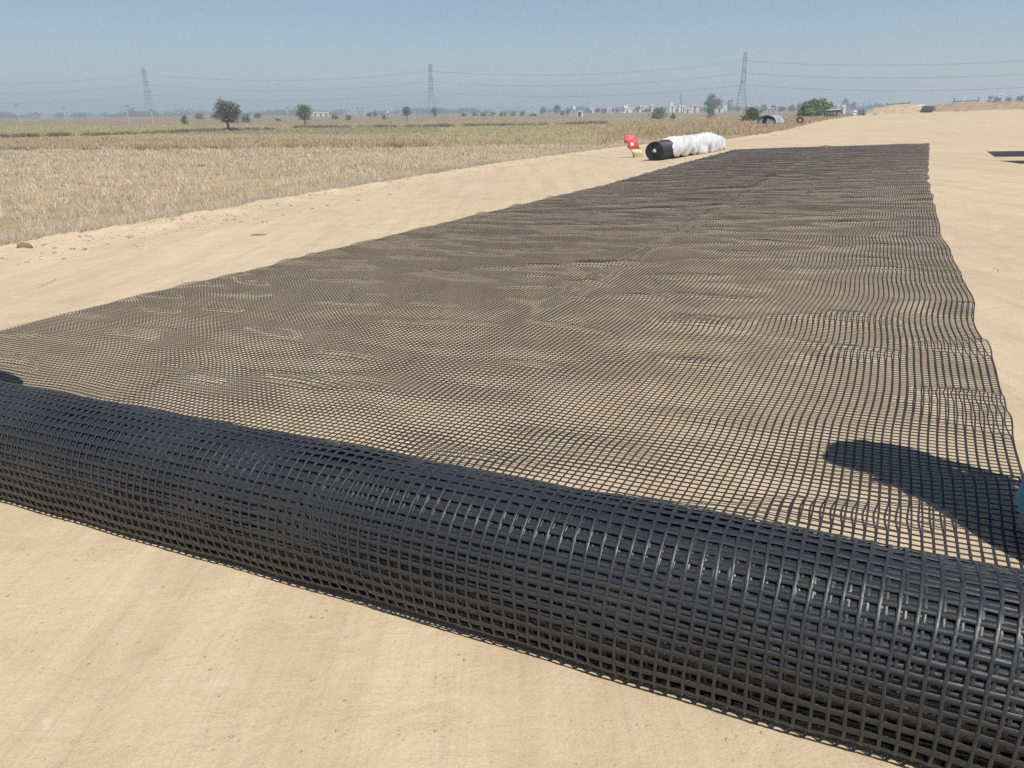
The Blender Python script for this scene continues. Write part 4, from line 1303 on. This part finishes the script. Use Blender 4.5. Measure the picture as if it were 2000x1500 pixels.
M_SACKC = simple("grey_sackcloth", (0.36, 0.32, 0.28), 0.9, 0.2, 3, 0.3)
mb = MB(); vs = [(w * 0.02, 0.06, 0), (w * 0.49, 0.06, 0), (w * 0.44, 0.06, h * 0.35), (w * 0.36, 0.06, h * 0.48), (w * 0.02, 0.06, h * 0.62)]
mb.add(vs + [(x_, y_ + 0.04, z_) for x_, y_, z_ in vs], [(4, 3, 2, 1, 0), (5, 6, 7, 8, 9)] + [(i, (i + 1) % 5, 5 + (i + 1) % 5, 5 + i) for i in range(5)]); mb.build("front_curtain", M_SACKC, e)
mb = MB(); vs = [(-w * 0.47, 0.05, 0), (-w * 0.26, 0.05, 0), (-w * 0.22, 0.05, h * 0.70), (-w * 0.38, 0.05, h * 0.52)]
mb.add(vs + [(x_, y_ + 0.04, z_) for x_, y_, z_ in vs], [(3, 2, 1, 0), (4, 5, 6, 7)] + [(i, (i + 1) % 4, 4 + (i + 1) % 4, 4 + i) for i in range(4)]); mb.build("side_curtain", M_TARP, e)
mb = MB()
for k in range(3):
    vs, fs = arch(ln * k / 2, ln * k / 2 + 0.04, w * .985, h * .985, wob=0)
    mb.tube([vs[i] for i in range(19)], 0.02, 5)
mb.build("hoops", M_BARK, e)
mb = MB(); mb.box((0, ln, h * .4), (w * .8, 0.04, h * .8)); mb.build("back_panel", M_DARK, e)
tag(e, "low arched shelter of pale blue tarpaulin with a dark opening", "shelter")

# bundle at road edge
P = hit(1562, 242); mp = m_per_px(P)
M_MAROON = simple("maroon_tyre_rubber", (0.07, 0.045, 0.05), 0.8, 0.3, 6, 0.2)
mb = MB()
ring = []
for i in range(20):
    a = 2 * math.pi * i / 20
    for k in range(8):
        b_ = 2 * math.pi * k / 8
        rr = 0.26 + 0.10 * math.cos(b_)
        ring.append((rr * math.cos(a), 0.10 * math.sin(b_), 0.35 + rr * math.sin(a)))
mb.add(ring, [(i * 8 + k, i * 8 + (k + 1) % 8, ((i + 1) % 20) * 8 + (k + 1) % 8, ((i + 1) % 20) * 8 + k) for i in range(20) for k in range(8)])
e = mb.build("old_tyre", M_MAROON, None, True); e.location = P; e.rotation_euler = (0.25, 0, -0.4)
tag(e, "dark old tyre propped at the road edge beyond the tarpaulin shelter", "tyre")

# ------------------------------------------------------------------ things at the far end of the road
def on_road(px, py): return hit(px, py)
M_BLUE = simple("blue_drum_plastic", (0.07, 0.16, 0.27), 0.45, 0.2, 4, 0.05)
for k, px in enumerate((1679.5, 1686.5)):
    P = on_road(px, 225.5); mp = m_per_px(P); h = 11.5 * mp; r_ = 3.3 * mp
    e = empty("blue_drum", P)
    mb = MB(); mb.lathe([(r_ * .9, 0), (r_, h * .04), (r_, h * .3), (r_ * 1.05, h * .33), (r_, h * .36), (r_, h * .63), (r_ * 1.05, h * .66), (r_, h * .69), (r_, h * .95), (r_ * .92, h)], 16); mb.build("barrel", M_BLUE, e, True)
    mb = MB(); mb.lathe([(r_ * .85, h * .995), (r_ * .85, h * 1.02), (r_ * .2, h * 1.03)], 14); mb.build("lid", M_BLUE, e)
    tag(e, ("blue plastic drum standing next to the white bags" if k == 0 else "blue plastic drum on the side away from the white bags"), "drum", "pair of blue drums")
M_BAG = simple("white_woven_bag", (0.66, 0.66, 0.66), 0.7, 0.12, 5, 0.5)
M_BROWNB = simple("brown_jute_bag", (0.24, 0.16, 0.10), 0.9, 0.2, 8, 0.5)
for k, (px, py, s_, mt_, lab) in enumerate([(1669, 220.5, 8, M_BAG, "white bag on top of the stack beside the blue drums"), (1668, 226, 9, M_BAG, "white bag at the bottom of the stack beside the blue drums"), (1662.5, 226, 7, M_BROWNB, "brown jute bag leaning on the white bags")]):
    P = on_road(px, 226); mp = m_per_px(P)
    me = stone_mesh("bag", 60 + k, mt_, 2, 0.12, 0.62)
    o = put_mesh("filled_bag", me, (P.x, P.y, P.z + (226 - py) * mp + 0.24 * s_ * mp), s_ * mp * 0.85, 0.5 + k)
    tag(o, lab, "bag")
P = on_road(1705, 223.5); mp = m_per_px(P)
o = put_mesh("white_scrap", stone_mesh("scrap", 66, M_BAG, 2, 0.3, 0.45), (P.x, P.y, P.z + 0.06), 4 * mp, 0.3)
tag(o, "white scrap of plastic lying right of the blue drums", "scrap")
# roofed stall
P = on_road(1628, 229); mp = m_per_px(P)
e = empty("roadside_stall", P, math.atan2(-P.x, P.y) + 0.3)
w, h = 26 * mp, 14 * mp
mb = MB(); mb.box((0, 0.8, h), (w, 1.9, 0.10), M=Matrix.Rotation(R(-3), 3, 'Y')); mb.build("roof", simple("stall_sheet", (0.50, 0.52, 0.46), 0.6, 0.15, 3, 0.1), e)
for sx in (-1, 1):
    for sy in (0.05, 1.55):
        mb = MB(); mb.bar((sx * w * .45, sy, -.1), (sx * w * .45, sy, h - .05 + sx * w * 0.024), 0.12); mb.build("post", M_BARK, e)
mb = MB(); mb.box((0.05 * w, 0.8, h * .80), (w * .8, 1.3, h * .26)); mb.build("hanging_cloth", simple("dark_green_cloth", (0.10, 0.13, 0.11), 0.9, 0.2, 3, 0.2), e)
for k in range(4):
    mb = MB(); mb.box((-w * .3 + k * w * .2, 0.7, h * .22 + 0.03 * (k % 2)), (w * .15, 0.6, h * (.40 + .06 * (k % 2))), taper=0.85); mb.build("stacked_goods", M_GREYW, e)
tag(e, "roadside stall with flat pale roof in front of the big spreading bush", "stall")

# earth mounds beyond the crest
def mound(px0, px1, tops_, base_s, depth, name, mat):
    n1, n2 = 90, 26
    V = np.zeros((n1, n2, 3))
    px_ = np.linspace(px0, px1, n1)
    ty = np.interp(px_, [p for p, _ in tops_], [y_ for _, y_ in tops_])
    for i in range(n1):
        d = ray(px_[i], 218)
        ds, dt = xy2st(d.x, d.y)
        k0 = base_s / ds
        for j in range(n2):
            f = j / (n2 - 1)
            k = k0 * (1 + depth * f)
            x_, y_ = d.x * k, d.y * k
            kk_ = k0 * (1 + depth * 0.4)
            dd = ray(px_[i], ty[i])
            zt = CAM_H + dd.z / math.hypot(dd.x, dd.y) * math.hypot(d.x, d.y) * kk_
            s_, t_ = xy2st(x_, y_)
            zb_ = float(road_z(s_, t_)) - 0.1
            bumpf = math.sin(math.pi * min(1, f / 0.8 if f < 0.4 else 0.5 + (f - 0.4) / 1.2)) ** 0.8
            V[i, j] = (x_, y_, zb_ + max(0.05, (zt - zb_)) * bumpf * (1 if 0 < i < n1 - 1 else 0.3))
    nz = fourier(V[:, :, 0], V[:, :, 1], 121, 12, (1.0, 5), (1.5, 9)) * 0.07
    V[:, :, 2] += nz
    idx = np.arange(n1 * n2).reshape(n1, n2)
    F = np.stack([idx[:-1, :-1], idx[1:, :-1], idx[1:, 1:], idx[:-1, 1:]], -1).reshape(-1, 4)
    o = build_np(name, V.reshape(-1, 3), F, mat, smooth=True)
    tag(o, kind="structure")
    return o
M_MOUND = simple("heaped_brown_earth", (0.31, 0.225, 0.145), 0.95, 0.25, 0.8, 0.6, spec=0.1)
M_MOUND2 = simple("pale_spoil_earth", (0.42, 0.32, 0.21), 0.95, 0.2, 0.8, 0.6, spec=0.1)
mound(1690, 1815, [(1690, 219), (1705, 213), (1735, 206), (1775, 204), (1800, 208), (1815, 214)], 160, 0.12, "earth_mound", M_MOUND2)
mound(1800, 2140, [(1800, 214), (1830, 205), (1865, 202), (1910, 199), (1935, 201), (1960, 199.5), (2000, 199), (2080, 196), (2140, 206)], 166, 0.16, "earth_mound", M_MOUND)

def at_dist(px, py, dist):
    d = ray(px, py); n = math.hypot(d.x, d.y)
    return Vector((d.x / n * dist, d.y / n * dist, CAM_H + d.z / n * dist))
def rail_barrier(pa, pb, post_up, lab, dist):
    A_ = at_dist(*pa, dist); B_ = at_dist(*pb, dist); mp = m_per_px(A_)
    e = empty("rail_barrier", (A_.x, A_.y, A_.z - 3 * mp))
    o_ = Vector(e.location)
    mb = MB(); mb.bar(A_ - o_, B_ - o_, 1.7 * mp); mb.build("rail", M_BROWNRAIL, e)
    for p in (A_, B_):
        mb = MB(); mb.bar(p - o_ - Vector((0, 0, 14 * mp)), p - o_ + Vector((0, 0, post_up * mp)), 2.1 * mp); mb.build("post", M_BROWNRAIL, e)
    tag(e, lab, "barrier")
M_BROWNRAIL = simple("weathered_brown_rail", (0.13, 0.11, 0.09), 0.85, 0.2, 3, 0.2)
rail_barrier((1734, 204), (1776, 201), 2.5, "thin dark rail between two posts on the paler earth mound", 174)
rail_barrier((1863, 198), (1911, 196.5), 6, "thicker brown rail between two tall posts on the far mound", 180)
# white pennant
P = at_dist(1879, 204, 181); mp = m_per_px(P)
mb = MB(); vs = [(-1.6 * mp, 0, 0), (1.6 * mp, 0, 0), (3.2 * mp, 0, 17 * mp), (1.6 * mp, 0, 17.5 * mp)]
mb.add(vs + [(x_, 0.06, z_) for x_, _, z_ in vs], [(0, 1, 2, 3), (7, 6, 5, 4)] + [(i, (i + 1) % 4, 4 + (i + 1) % 4, 4 + i) for i in range(4)])
o = mb.build("white_marker_board", M_WHITE); o.location = P; o.rotation_euler = (0, 0, math.atan2(-P.x, P.y))
tag(o, "white tapering marker board standing behind the thicker brown rail", "marker")
# dark brown covered box
P = on_road(1810, 220); mp = m_per_px(P)
e = empty("covered_cart", P, math.atan2(-P.x, P.y) - 0.2)
M_BTARP = simple("dark_brown_canvas", (0.115, 0.075, 0.065), 0.9, 0.25, 3, 0.3)
w, h = 20 * mp, 12.5 * mp
mb = MB()
nn = 14; vs = []; fs = []
for j in (0, 1):
    for k in range(nn + 1):
        a = math.pi * k / nn
        vs.append((-w / 2 * math.copysign(abs(math.cos(a)) ** .35, math.cos(a)), j * 2.0, 0.25 + (h - .25) * math.sin(a) ** .35))
fs = [(k, k + 1, nn + 2 + k, nn + 1 + k) for k in range(nn)] + [tuple(range(nn, -1, -1)), tuple(range(nn + 1, 2 * nn + 2))]
mb.add(vs, fs); mb.build("canvas_cover", M_BTARP, e)
for sx in (-1, 1):
    mb = MB(); mb.lathe([(0.05, -.05), (0.28, -.05), (0.30, 0), (0.28, .05), (0.05, .05)], 12, (sx * w * .33, -0.08, 0.28), Matrix.Rotation(math.pi / 2, 3, 'X')); mb.build("wheel", M_DARK, e)
mb = MB(); mb.bar((-w * .5, 0.3, 0.5), (-w * 1.3, 0.1, 0.15), 0.12); mb.bar((-w * .5, 1.6, 0.5), (-w * 1.3, 0.1, 0.15), 0.12); mb.build("drawbar", M_GREYW, e)
tag(e, "dark brown canvas covered cart parked before the paler mound", "cart")
for px, a_, b_, lab in ((1788, (1782, 216), (1799, 205), "pale plank leaning on the dark brown cart"), (1795, (1786, 207), (1806, 205.5), "pale board lying level above the leaning plank")):
    A_ = on_road(px, 220); dist = math.hypot(A_.x, A_.y) + 1.0
    p0, p1 = at_dist(*a_, dist), at_dist(*b_, dist + 1.2)
    mb = MB(); mb.bar(Vector((0, 0, 0)), p1 - p0, 0.22); o = mb.build("plank", M_CREAM); o.location = p0
    tag(o, lab, "plank")
for px, py, hpx, wpx, lab in ((1856, 216, 9, 6, "gnarled dark stump at the mound foot left of the upright one"), (1900, 213, 9, 5, "short upright brown stump below the thicker rail")):
    P = on_road(px, py); mp = m_per_px(P)
    mb = MB(); mb.lathe([(wpx * mp * .55, -.1), (wpx * mp * .42, hpx * mp * .3), (wpx * mp * .38, hpx * mp * .8), (wpx * mp * .30, hpx * mp)], 9, fn=lambda a, z: 1 + 0.18 * math.sin(3 * a + 2 * z))
    mb.tube([(0, 0, hpx * mp * .4), (wpx * mp * .5, 0, hpx * mp * .65), (wpx * mp * .8, 0.1, hpx * mp * .7)], [0.10, 0.07, 0.03], 5)
    o = mb.build("tree_stump", M_BROWNB); o.location = P
    tag(o, lab, "stump")
# white lamp board far right
P = at_dist(1953, 196, 330); mp = m_per_px(P)
e = empty("site_sign", P, math.atan2(-P.x, P.y))
mb = MB(); mb.box((0, 0, 12 * mp), (6 * mp, 0.3, 3.2 * mp)); mb.box((-1.5 * mp, 0, 7 * mp), (5 * mp, 0.3, 3 * mp)); mb.build("board", M_WHITE, e)
mb = MB(); mb.bar((0, .3, -4), (0, .3, 14 * mp), 0.3); mb.build("post", M_STEEL, e)
tag(e, "small white board sign among hazy trees behind the far mound", "sign")

# ------------------------------------------------------------------ unseen loader vehicle, added out of view to cast shadows onto the road
M_TRED = simple("tractor_red_paint", (0.30, 0.04, 0.03), 0.45, 0.15, 3, 0.05)
M_TYRE = simple("tractor_tyre_rubber", (0.03, 0.03, 0.03), 0.85, 0.2, 8, 0.3)
TX, TY = 14.35, 18.85
ts, tt = xy2st(TX, TY)
unseen_tractor = empty("unseen_tractor", (TX, TY, float(road_z(ts, tt))), -TH + math.pi)
tag(unseen_tractor, "unseen red loader with flat canopy and raised bucket, added to cast shadows on the road", "unseen_tractor")
def wheel(x_, y_, r_, w_):
    mb = MB(); mb.lathe([(r_ * .55, -w_ / 2), (r_ * .92, -w_ / 2), (r_, -w_ * .3), (r_, w_ * .3), (r_ * .92, w_ / 2), (r_ * .55, w_ / 2)], 24, (x_, y_, r_), Matrix.Rotation(math.pi / 2, 3, 'Y')); o = mb.build("wheel", M_TYRE, unseen_tractor)
    mb = MB(); mb.lathe([(0.05, -w_ * .36), (r_ * .5, -w_ * .36), (r_ * .57, -w_ * .4), (r_ * .57, w_ * .4), (r_ * .5, w_ * .36), (0.05, w_ * .36)], 18, (x_, y_, r_), Matrix.Rotation(math.pi / 2, 3, 'Y')); mb.build("rim", M_CREAM, o)
for sx in (-1, 1):
    wheel(sx * 0.72, -0.75, 0.72, 0.40); wheel(sx * 0.66, 1.35, 0.42, 0.26)
mb = MB(); mb.box((0, 1.0, 1.12), (0.62, 1.6, 0.62), taper=0.86); mb.build("hood", M_TRED, unseen_tractor)
mb = MB(); mb.box((0, 0.3, 0.72), (0.45, 2.8, 0.40)); mb.build("chassis", M_DARK, unseen_tractor)
for sx in (-1, 1):
    mb = MB(); mb.box((sx * 0.72, -0.7, 1.50), (0.46, 1.1, 0.07)); mb.build("mudguard", M_TRED, unseen_tractor)
    for y_ in (-1.15, 0.15):
        mb = MB(); mb.bar((sx * 0.62, y_, 0.9), (sx * 0.66, y_, 2.62), 0.07); mb.build("canopy_post", M_DARK, unseen_tractor)
mb = MB(); mb.box((0, -0.5, 2.66), (2.3, 2.7, 0.09)); mb.build("canopy", M_TRED, unseen_tractor)  # oversized so its shadow reaches further onto the road
mb = MB(); mb.box((0, -0.75, 1.28), (0.5, 0.45, 0.12)); mb.box((0, -0.98, 1.55), (0.5, 0.10, 0.5)); mb.build("seat", M_DARK, unseen_tractor)
mb = MB(); mb.tube([(0.2 * math.cos(a), -0.15 + 0.16 * math.sin(a), 1.62 + 0.1 * math.sin(a)) for a in np.linspace(0, 6.283, 16)], 0.018, 5); mb.bar((0, -0.1, 1.62), (0, 0.25, 1.3), 0.05); mb.build("steering_wheel", M_DARK, unseen_tractor)
mb = MB(); mb.bar((0.2, 1.35, 1.3), (0.2, 1.35, 2.2), 0.07, 8); mb.build("exhaust", M_DARK, unseen_tractor)

for sx in (-1, 1):
    mb = MB(); mb.bar((sx * 0.55, 0.2, 1.2), (sx * 0.62, 1.5, 1.9), 0.10); mb.bar((sx * 0.62, 1.5, 1.9), (sx * 0.7, 2.6, 2.2), 0.10); mb.build("loader_arm", M_TRED, unseen_tractor)
mb = MB(); vs = [(0, 0.0, 0.0), (0, 0.75, -0.10), (0, 0.9, 0.0), (0, 0.25, 0.42), (0, 0.05, 0.62), (0, -0.05, 0.55)]
mb.add([(sx * 1.15, 2.5 + y_, 2.15 + z_) for sx in (-1, 1) for _, y_, z_ in vs], [(5, 4, 3, 2, 1, 0), (6, 7, 8, 9, 10, 11)] + [(i, (i + 1) % 6, 6 + (i + 1) % 6, 6 + i) for i in range(6)]); mb.build("loader_bucket", M_DARK, unseen_tractor)  # raised bucket added to throw the second, nearer shadow

# ------------------------------------------------------------------ people working at the two ends of the roll
M_SKIN = simple("brown_skin", (0.17, 0.09, 0.055), 0.55, 0.1, 20, 0.05)
M_HAIR = simple("black_hair", (0.012, 0.011, 0.011), 0.5, 0.2, 60, 0.3)
def cloth_mat(name, a, b_):
    m, nt, b = new_mat(name)
    tc = N(nt, "ShaderNodeTexCoord"); n = noise(nt, tc.outputs["Object"], 3.5, 4, 0.6, 0.4); wv = noise(nt, tc.outputs["Object"], 240, 2, 0.5)
    r_ = ramp(nt, n.outputs["Fac"], [(0.35, a), (0.65, b_)])
    nt.links.new(r_.outputs[0], b.inputs["Base Color"]); b.inputs["Roughness"].default_value = 0.8
    nt.links.new(bump(nt, wv.outputs["Fac"], 0.3, 0.002), b.inputs["Normal"])
    b.inputs["Sheen Weight"].default_value = 0.2
    return m
M_SARI = cloth_mat("blue_sari_cloth", (0.03, 0.20, 0.42), (0.06, 0.33, 0.58))
M_PURPLE = cloth_mat("purple_petticoat_cloth", (0.16, 0.11, 0.20), (0.22, 0.16, 0.26))
M_SHIRT = cloth_mat("grey_shirt_cloth", (0.22, 0.24, 0.27), (0.32, 0.33, 0.36))
M_TROUSER = cloth_mat("dark_trouser_cloth", (0.05, 0.05, 0.06), (0.08, 0.08, 0.09))

def skin_body(name, verts, edges, radii, mat, parent, root=0):
    me = bpy.data.meshes.new(name)
    me.from_pydata(verts, edges, [])
    me.update(); me.materials.append(mat)
    o = bpy.data.objects.new(name, me); COL.objects.link(o); o.parent = parent
    sk = o.modifiers.new("skin", 'SKIN'); sk.use_smooth_shade = True
    for i, r_ in enumerate(radii):
        q = me.skin_vertices[0].data[i]
        q.radius = r_ if isinstance(r_, tuple) else (r_, r_)
        q.use_root = (i == root)
    su = o.modifiers.new("soft", 'SUBSURF'); su.levels = 1; su.render_levels = 2
    return o

def person(loc, rz, hgt, label, dress, bend=0.12):
    k = hgt / 1.62
    e = empty("person", loc, rz)
    def B(x_, y_, z_):                              # bend the trunk forward above the hip
        if z_ > 0.9:
            q = (z_ - 0.9); a = bend
            y_, z_ = y_ * math.cos(a) + q * math.sin(a), 0.9 + q * math.cos(a) - y_ * math.sin(a)
        return (x_ * k, y_ * k, z_ * k)
    vs, es, rs = [], [], []
    def add(p, r_, par=None):
        vs.append(B(*p)); rs.append(tuple(v_ * k for v_ in r_) if isinstance(r_, tuple) else r_ * k)
        if par is not None: es.append((par, len(vs) - 1))
        return len(vs) - 1
    pel = add((0, 0, 0.92), (0.15, 0.11))
    wst = add((0, 0, 1.06), (0.125, 0.095), pel)
    chs = add((0, 0, 1.22), (0.145, 0.10), wst)
    nck = add((0, 0, 1.37), 0.055, chs)
    chin = add((0, 0.02, 1.43), 0.062, nck)
    hd = add((0, 0.02, 1.52), (0.074, 0.090), chin)
    crn = add((0, 0.0, 1.585), (0.060, 0.072), hd)
    nose = add((0, 0.118, 1.495), 0.013, hd)
    for sx in (-1, 1):
        ear = add((sx * 0.082, 0.01, 1.50), 0.013, hd)
        hp = add((sx * 0.085, 0, 0.86), (0.085, 0.09), pel)
        kn = add((sx * 0.095, 0.03, 0.47), 0.055, hp)
        cf = add((sx * 0.095, 0.0, 0.32), 0.050, kn)
        an = add((sx * 0.095, -0.02, 0.085), 0.034, cf)
        ball = add((sx * 0.105, 0.10, 0.035), (0.036, 0.026), an)
        toe = add((sx * 0.108, 0.17, 0.028), (0.030, 0.020), ball)
        sh = add((sx * 0.165, 0, 1.31), 0.055, chs)
        el = add((sx * 0.200, -0.01, 1.07), 0.042, sh)
        wr = add((sx * 0.205, 0.02, 0.85), 0.026, el)
        pm = add((sx * 0.205, 0.03, 0.785), (0.018, 0.036), wr)
        for f_, (dx, dl) in enumerate(((-0.030, 0.060), (-0.010, 0.072), (0.010, 0.070), (0.028, 0.056))):
            f0 = add((sx * 0.205, 0.035 + dx, 0.745), 0.0085, pm)
            f1 = add((sx * 0.200, 0.040 + dx, 0.745 - dl * .6), 0.0080, f0)
            f2 = add((sx * 0.190, 0.045 + dx, 0.745 - dl * .95), 0.0065, f1)
        t0 = add((sx * 0.195, 0.075, 0.780), 0.010, pm)
        t1 = add((sx * 0.188, 0.090, 0.740), 0.008, t0)
    skin_body("body", vs, es, rs, M_SKIN, e)
    # hair cap and bun
    mb = MB(); c = Vector(B(0, -0.012, 1.545))
    mb.lathe([(0.03 * k, -0.085 * k), (0.085 * k, -0.06 * k), (0.098 * k, 0.0), (0.085 * k, 0.05 * k), (0.045 * k, 0.078 * k), (0.005, 0.086 * k)], 16, c, Matrix.Rotation(R(28), 3, 'X'))
    if dress == 'sari': mb.lathe([(0.005, -0.04 * k), (0.04 * k, -0.02 * k), (0.045 * k, 0.01 * k), (0.005, 0.045 * k)], 10, Vector(B(0, -0.125, 1.49)))
    mb.build("hair", M_HAIR, e, True)
    def garment(name, rings, mat, folds, n=48):
        """rings: (x, y, z, rx, ry, fold amount)"""
        V = []
        for (x_, y_, z_, rx_, ry_, fa_) in rings:
            for q in range(n):
                a = 2 * math.pi * q / n
                ff = 1 + fa_ * (math.sin(folds * a + z_ * 2) * .6 + math.sin((folds * 2 + 3) * a + 1.3 + z_ * 5) * .4)
                V.append(B(x_ + rx_ * ff * math.cos(a), y_ + ry_ * ff * math.sin(a), z_))
        F = [(i * n + q, i * n + (q + 1) % n, (i + 1) * n + (q + 1) % n, (i + 1) * n + q) for i in range(len(rings) - 1) for q in range(n)]
        mb = MB(); mb.add(V, F)
        o = mb.build(name, mat, e, True)
        o.modifiers.new("thickness", 'SOLIDIFY').thickness = 0.006
        return o
    def sleeve(sx, mat, z_end):
        mb = MB()
        mb.tube([B(sx * 0.13, 0, 1.325), B(sx * 0.175, 0.01, 1.28), B(sx * 0.194, -0.005, 1.13), B(sx * 0.200, -0.008, z_end)], [0.072 * k, 0.074 * k, 0.064 * k, 0.062 * k], 14)
        mb.build("sleeve", mat, e, True)
    if dress == 'sari':
        garment("petticoat", [(0, 0.01, 0.05, 0.262, 0.232, .05), (0, 0.01, 0.16, 0.250, 0.222, .05)], M_PURPLE, 11)
        garment("sari_skirt", [(0, 0.01, 0.12, 0.275, 0.245, .11), (0, 0.01, 0.30, 0.255, 0.225, .09), (0, 0, 0.60, 0.222, 0.190, .04), (0, 0, 0.84, 0.195, 0.160, .02), (0, 0, 1.00, 0.150, 0.120, .01)], M_SARI, 9)
        garment("blouse", [(0, 0, 1.08, 0.150, 0.118, .01), (0, 0, 1.20, 0.172, 0.128, .01), (0, 0, 1.31, 0.165, 0.110, .01), (0, 0, 1.375, 0.078, 0.075, .0)], M_PURPLE, 5)
        for sx in (-1, 1): sleeve(sx, M_PURPLE, 1.09)
        V = []; n = 30
        for (z_, r_, dy) in ((1.20, 0.185, -0.03), (1.30, 0.178, -0.03), (1.36, 0.150, -0.03), (1.42, 0.125, -0.02), (1.50, 0.118, -0.012), (1.57, 0.104, -0.008), (1.615, 0.065, -0.005), (1.632, 0.01, 0)):
            for q in range(n):
                a = R(150) + R(240) * (q / (n - 1)) if z_ < 1.60 else R(90) + 2 * math.pi * q / (n - 1)
                V.append(B(r_ * (1 + 0.03 * math.sin(q * 1.7)) * math.cos(a), dy + r_ * 1.05 * math.sin(a), z_))
        F = [(i * n + q, i * n + q + 1, (i + 1) * n + q + 1, (i + 1) * n + q) for i in range(7) for q in range(n - 1)]
        mb = MB(); mb.add(V, F); o = mb.build("sari_veil", M_SARI, e, True); o.modifiers.new("thickness", 'SOLIDIFY').thickness = 0.006  # veil out of view, added so the head's cast shadow tapers smoothly
        V = []; n = 10
        path = [(0.14, 0.06, 0.98), (0.06, 0.135, 1.10), (-0.03, 0.145, 1.22), (-0.11, 0.09, 1.34), (-0.13, -0.03, 1.375), (-0.12, -0.135, 1.28), (-0.10, -0.165, 1.08), (-0.10, -0.18, 0.85), (-0.10, -0.19, 0.62)]
        for (x_, y_, z_) in path:
            for q in range(n):
                f = q / (n - 1) - .5
                V.append(B(x_ + f * 0.15, y_ + 0.012 * math.sin(q * 2.1), z_ + f * 0.10 * (1 if z_ > 1.0 else 0)))
        F = [(i * n + q, i * n + q + 1, (i + 1) * n + q + 1, (i + 1) * n + q) for i in range(len(path) - 1) for q in range(n - 1)]
        mb = MB(); mb.add(V, F); o = mb.build("sari_drape", M_SARI, e, True); o.modifiers.new("thickness", 'SOLIDIFY').thickness = 0.006
    else:
        garment("shirt", [(0, 0, 0.80, 0.185, 0.145, .03), (0, 0, 1.00, 0.170, 0.130, .03), (0, 0, 1.20, 0.180, 0.135, .02), (0, 0, 1.32, 0.170, 0.112, .01), (0, 0, 1.38, 0.075, 0.072, .0)], M_SHIRT, 6)
        for sx in (-1, 1): sleeve(sx, M_SHIRT, 1.08)
        for sx in (-1, 1):
            mb = MB(); mb.tube([B(sx * 0.080, 0, 0.92), B(sx * 0.092, 0.01, 0.70), B(sx * 0.097, 0.03, 0.46), B(sx * 0.097, -0.01, 0.10)], [0.108 * k, 0.100 * k, 0.080 * k, 0.074 * k], 16)
            mb.build("trouser_leg", M_TROUSER, e, True)
    tag(e, label, "person")
    return e
s_, t_ = xy2st(1.803, 2.00)
person((1.803, 2.00, float(road_z(s_, t_)) + 0.006), math.pi - TH, 1.58, "person in a blue sari with purple hem standing behind the near roll", 'sari', 0.10)
s_, t_ = xy2st(-2.70, 3.62)
person((-2.70, 3.62, float(road_z(s_, t_)) + 0.006), math.pi - TH, 1.60, "person in grey shirt and dark trousers standing behind the near roll", 'shirt', 0.30)

# ------------------------------------------------------------------ haze
mb = MB(); mb.box((0, 0, 29.0), (9000, 9000, 64.0))
mh, nt, b = new_mat("air_haze")
nt.nodes.remove(b)
pv = N(nt, "ShaderNodeVolumePrincipled")
pv.inputs["Color"].default_value = (0.72, 0.855, 1.0, 1)
pv.inputs["Density"].default_value = 0.0010
pv.inputs["Anisotropy"].default_value = 0.3
nt.links.new(pv.outputs[0], nt.nodes["Material Output"].inputs["Volume"])
mh.cycles.volume_sampling = 'DISTANCE'
haze = mb.build("haze", mh)
tag(haze, "pale dusty haze hanging over the plain", "haze", kind="stuff")
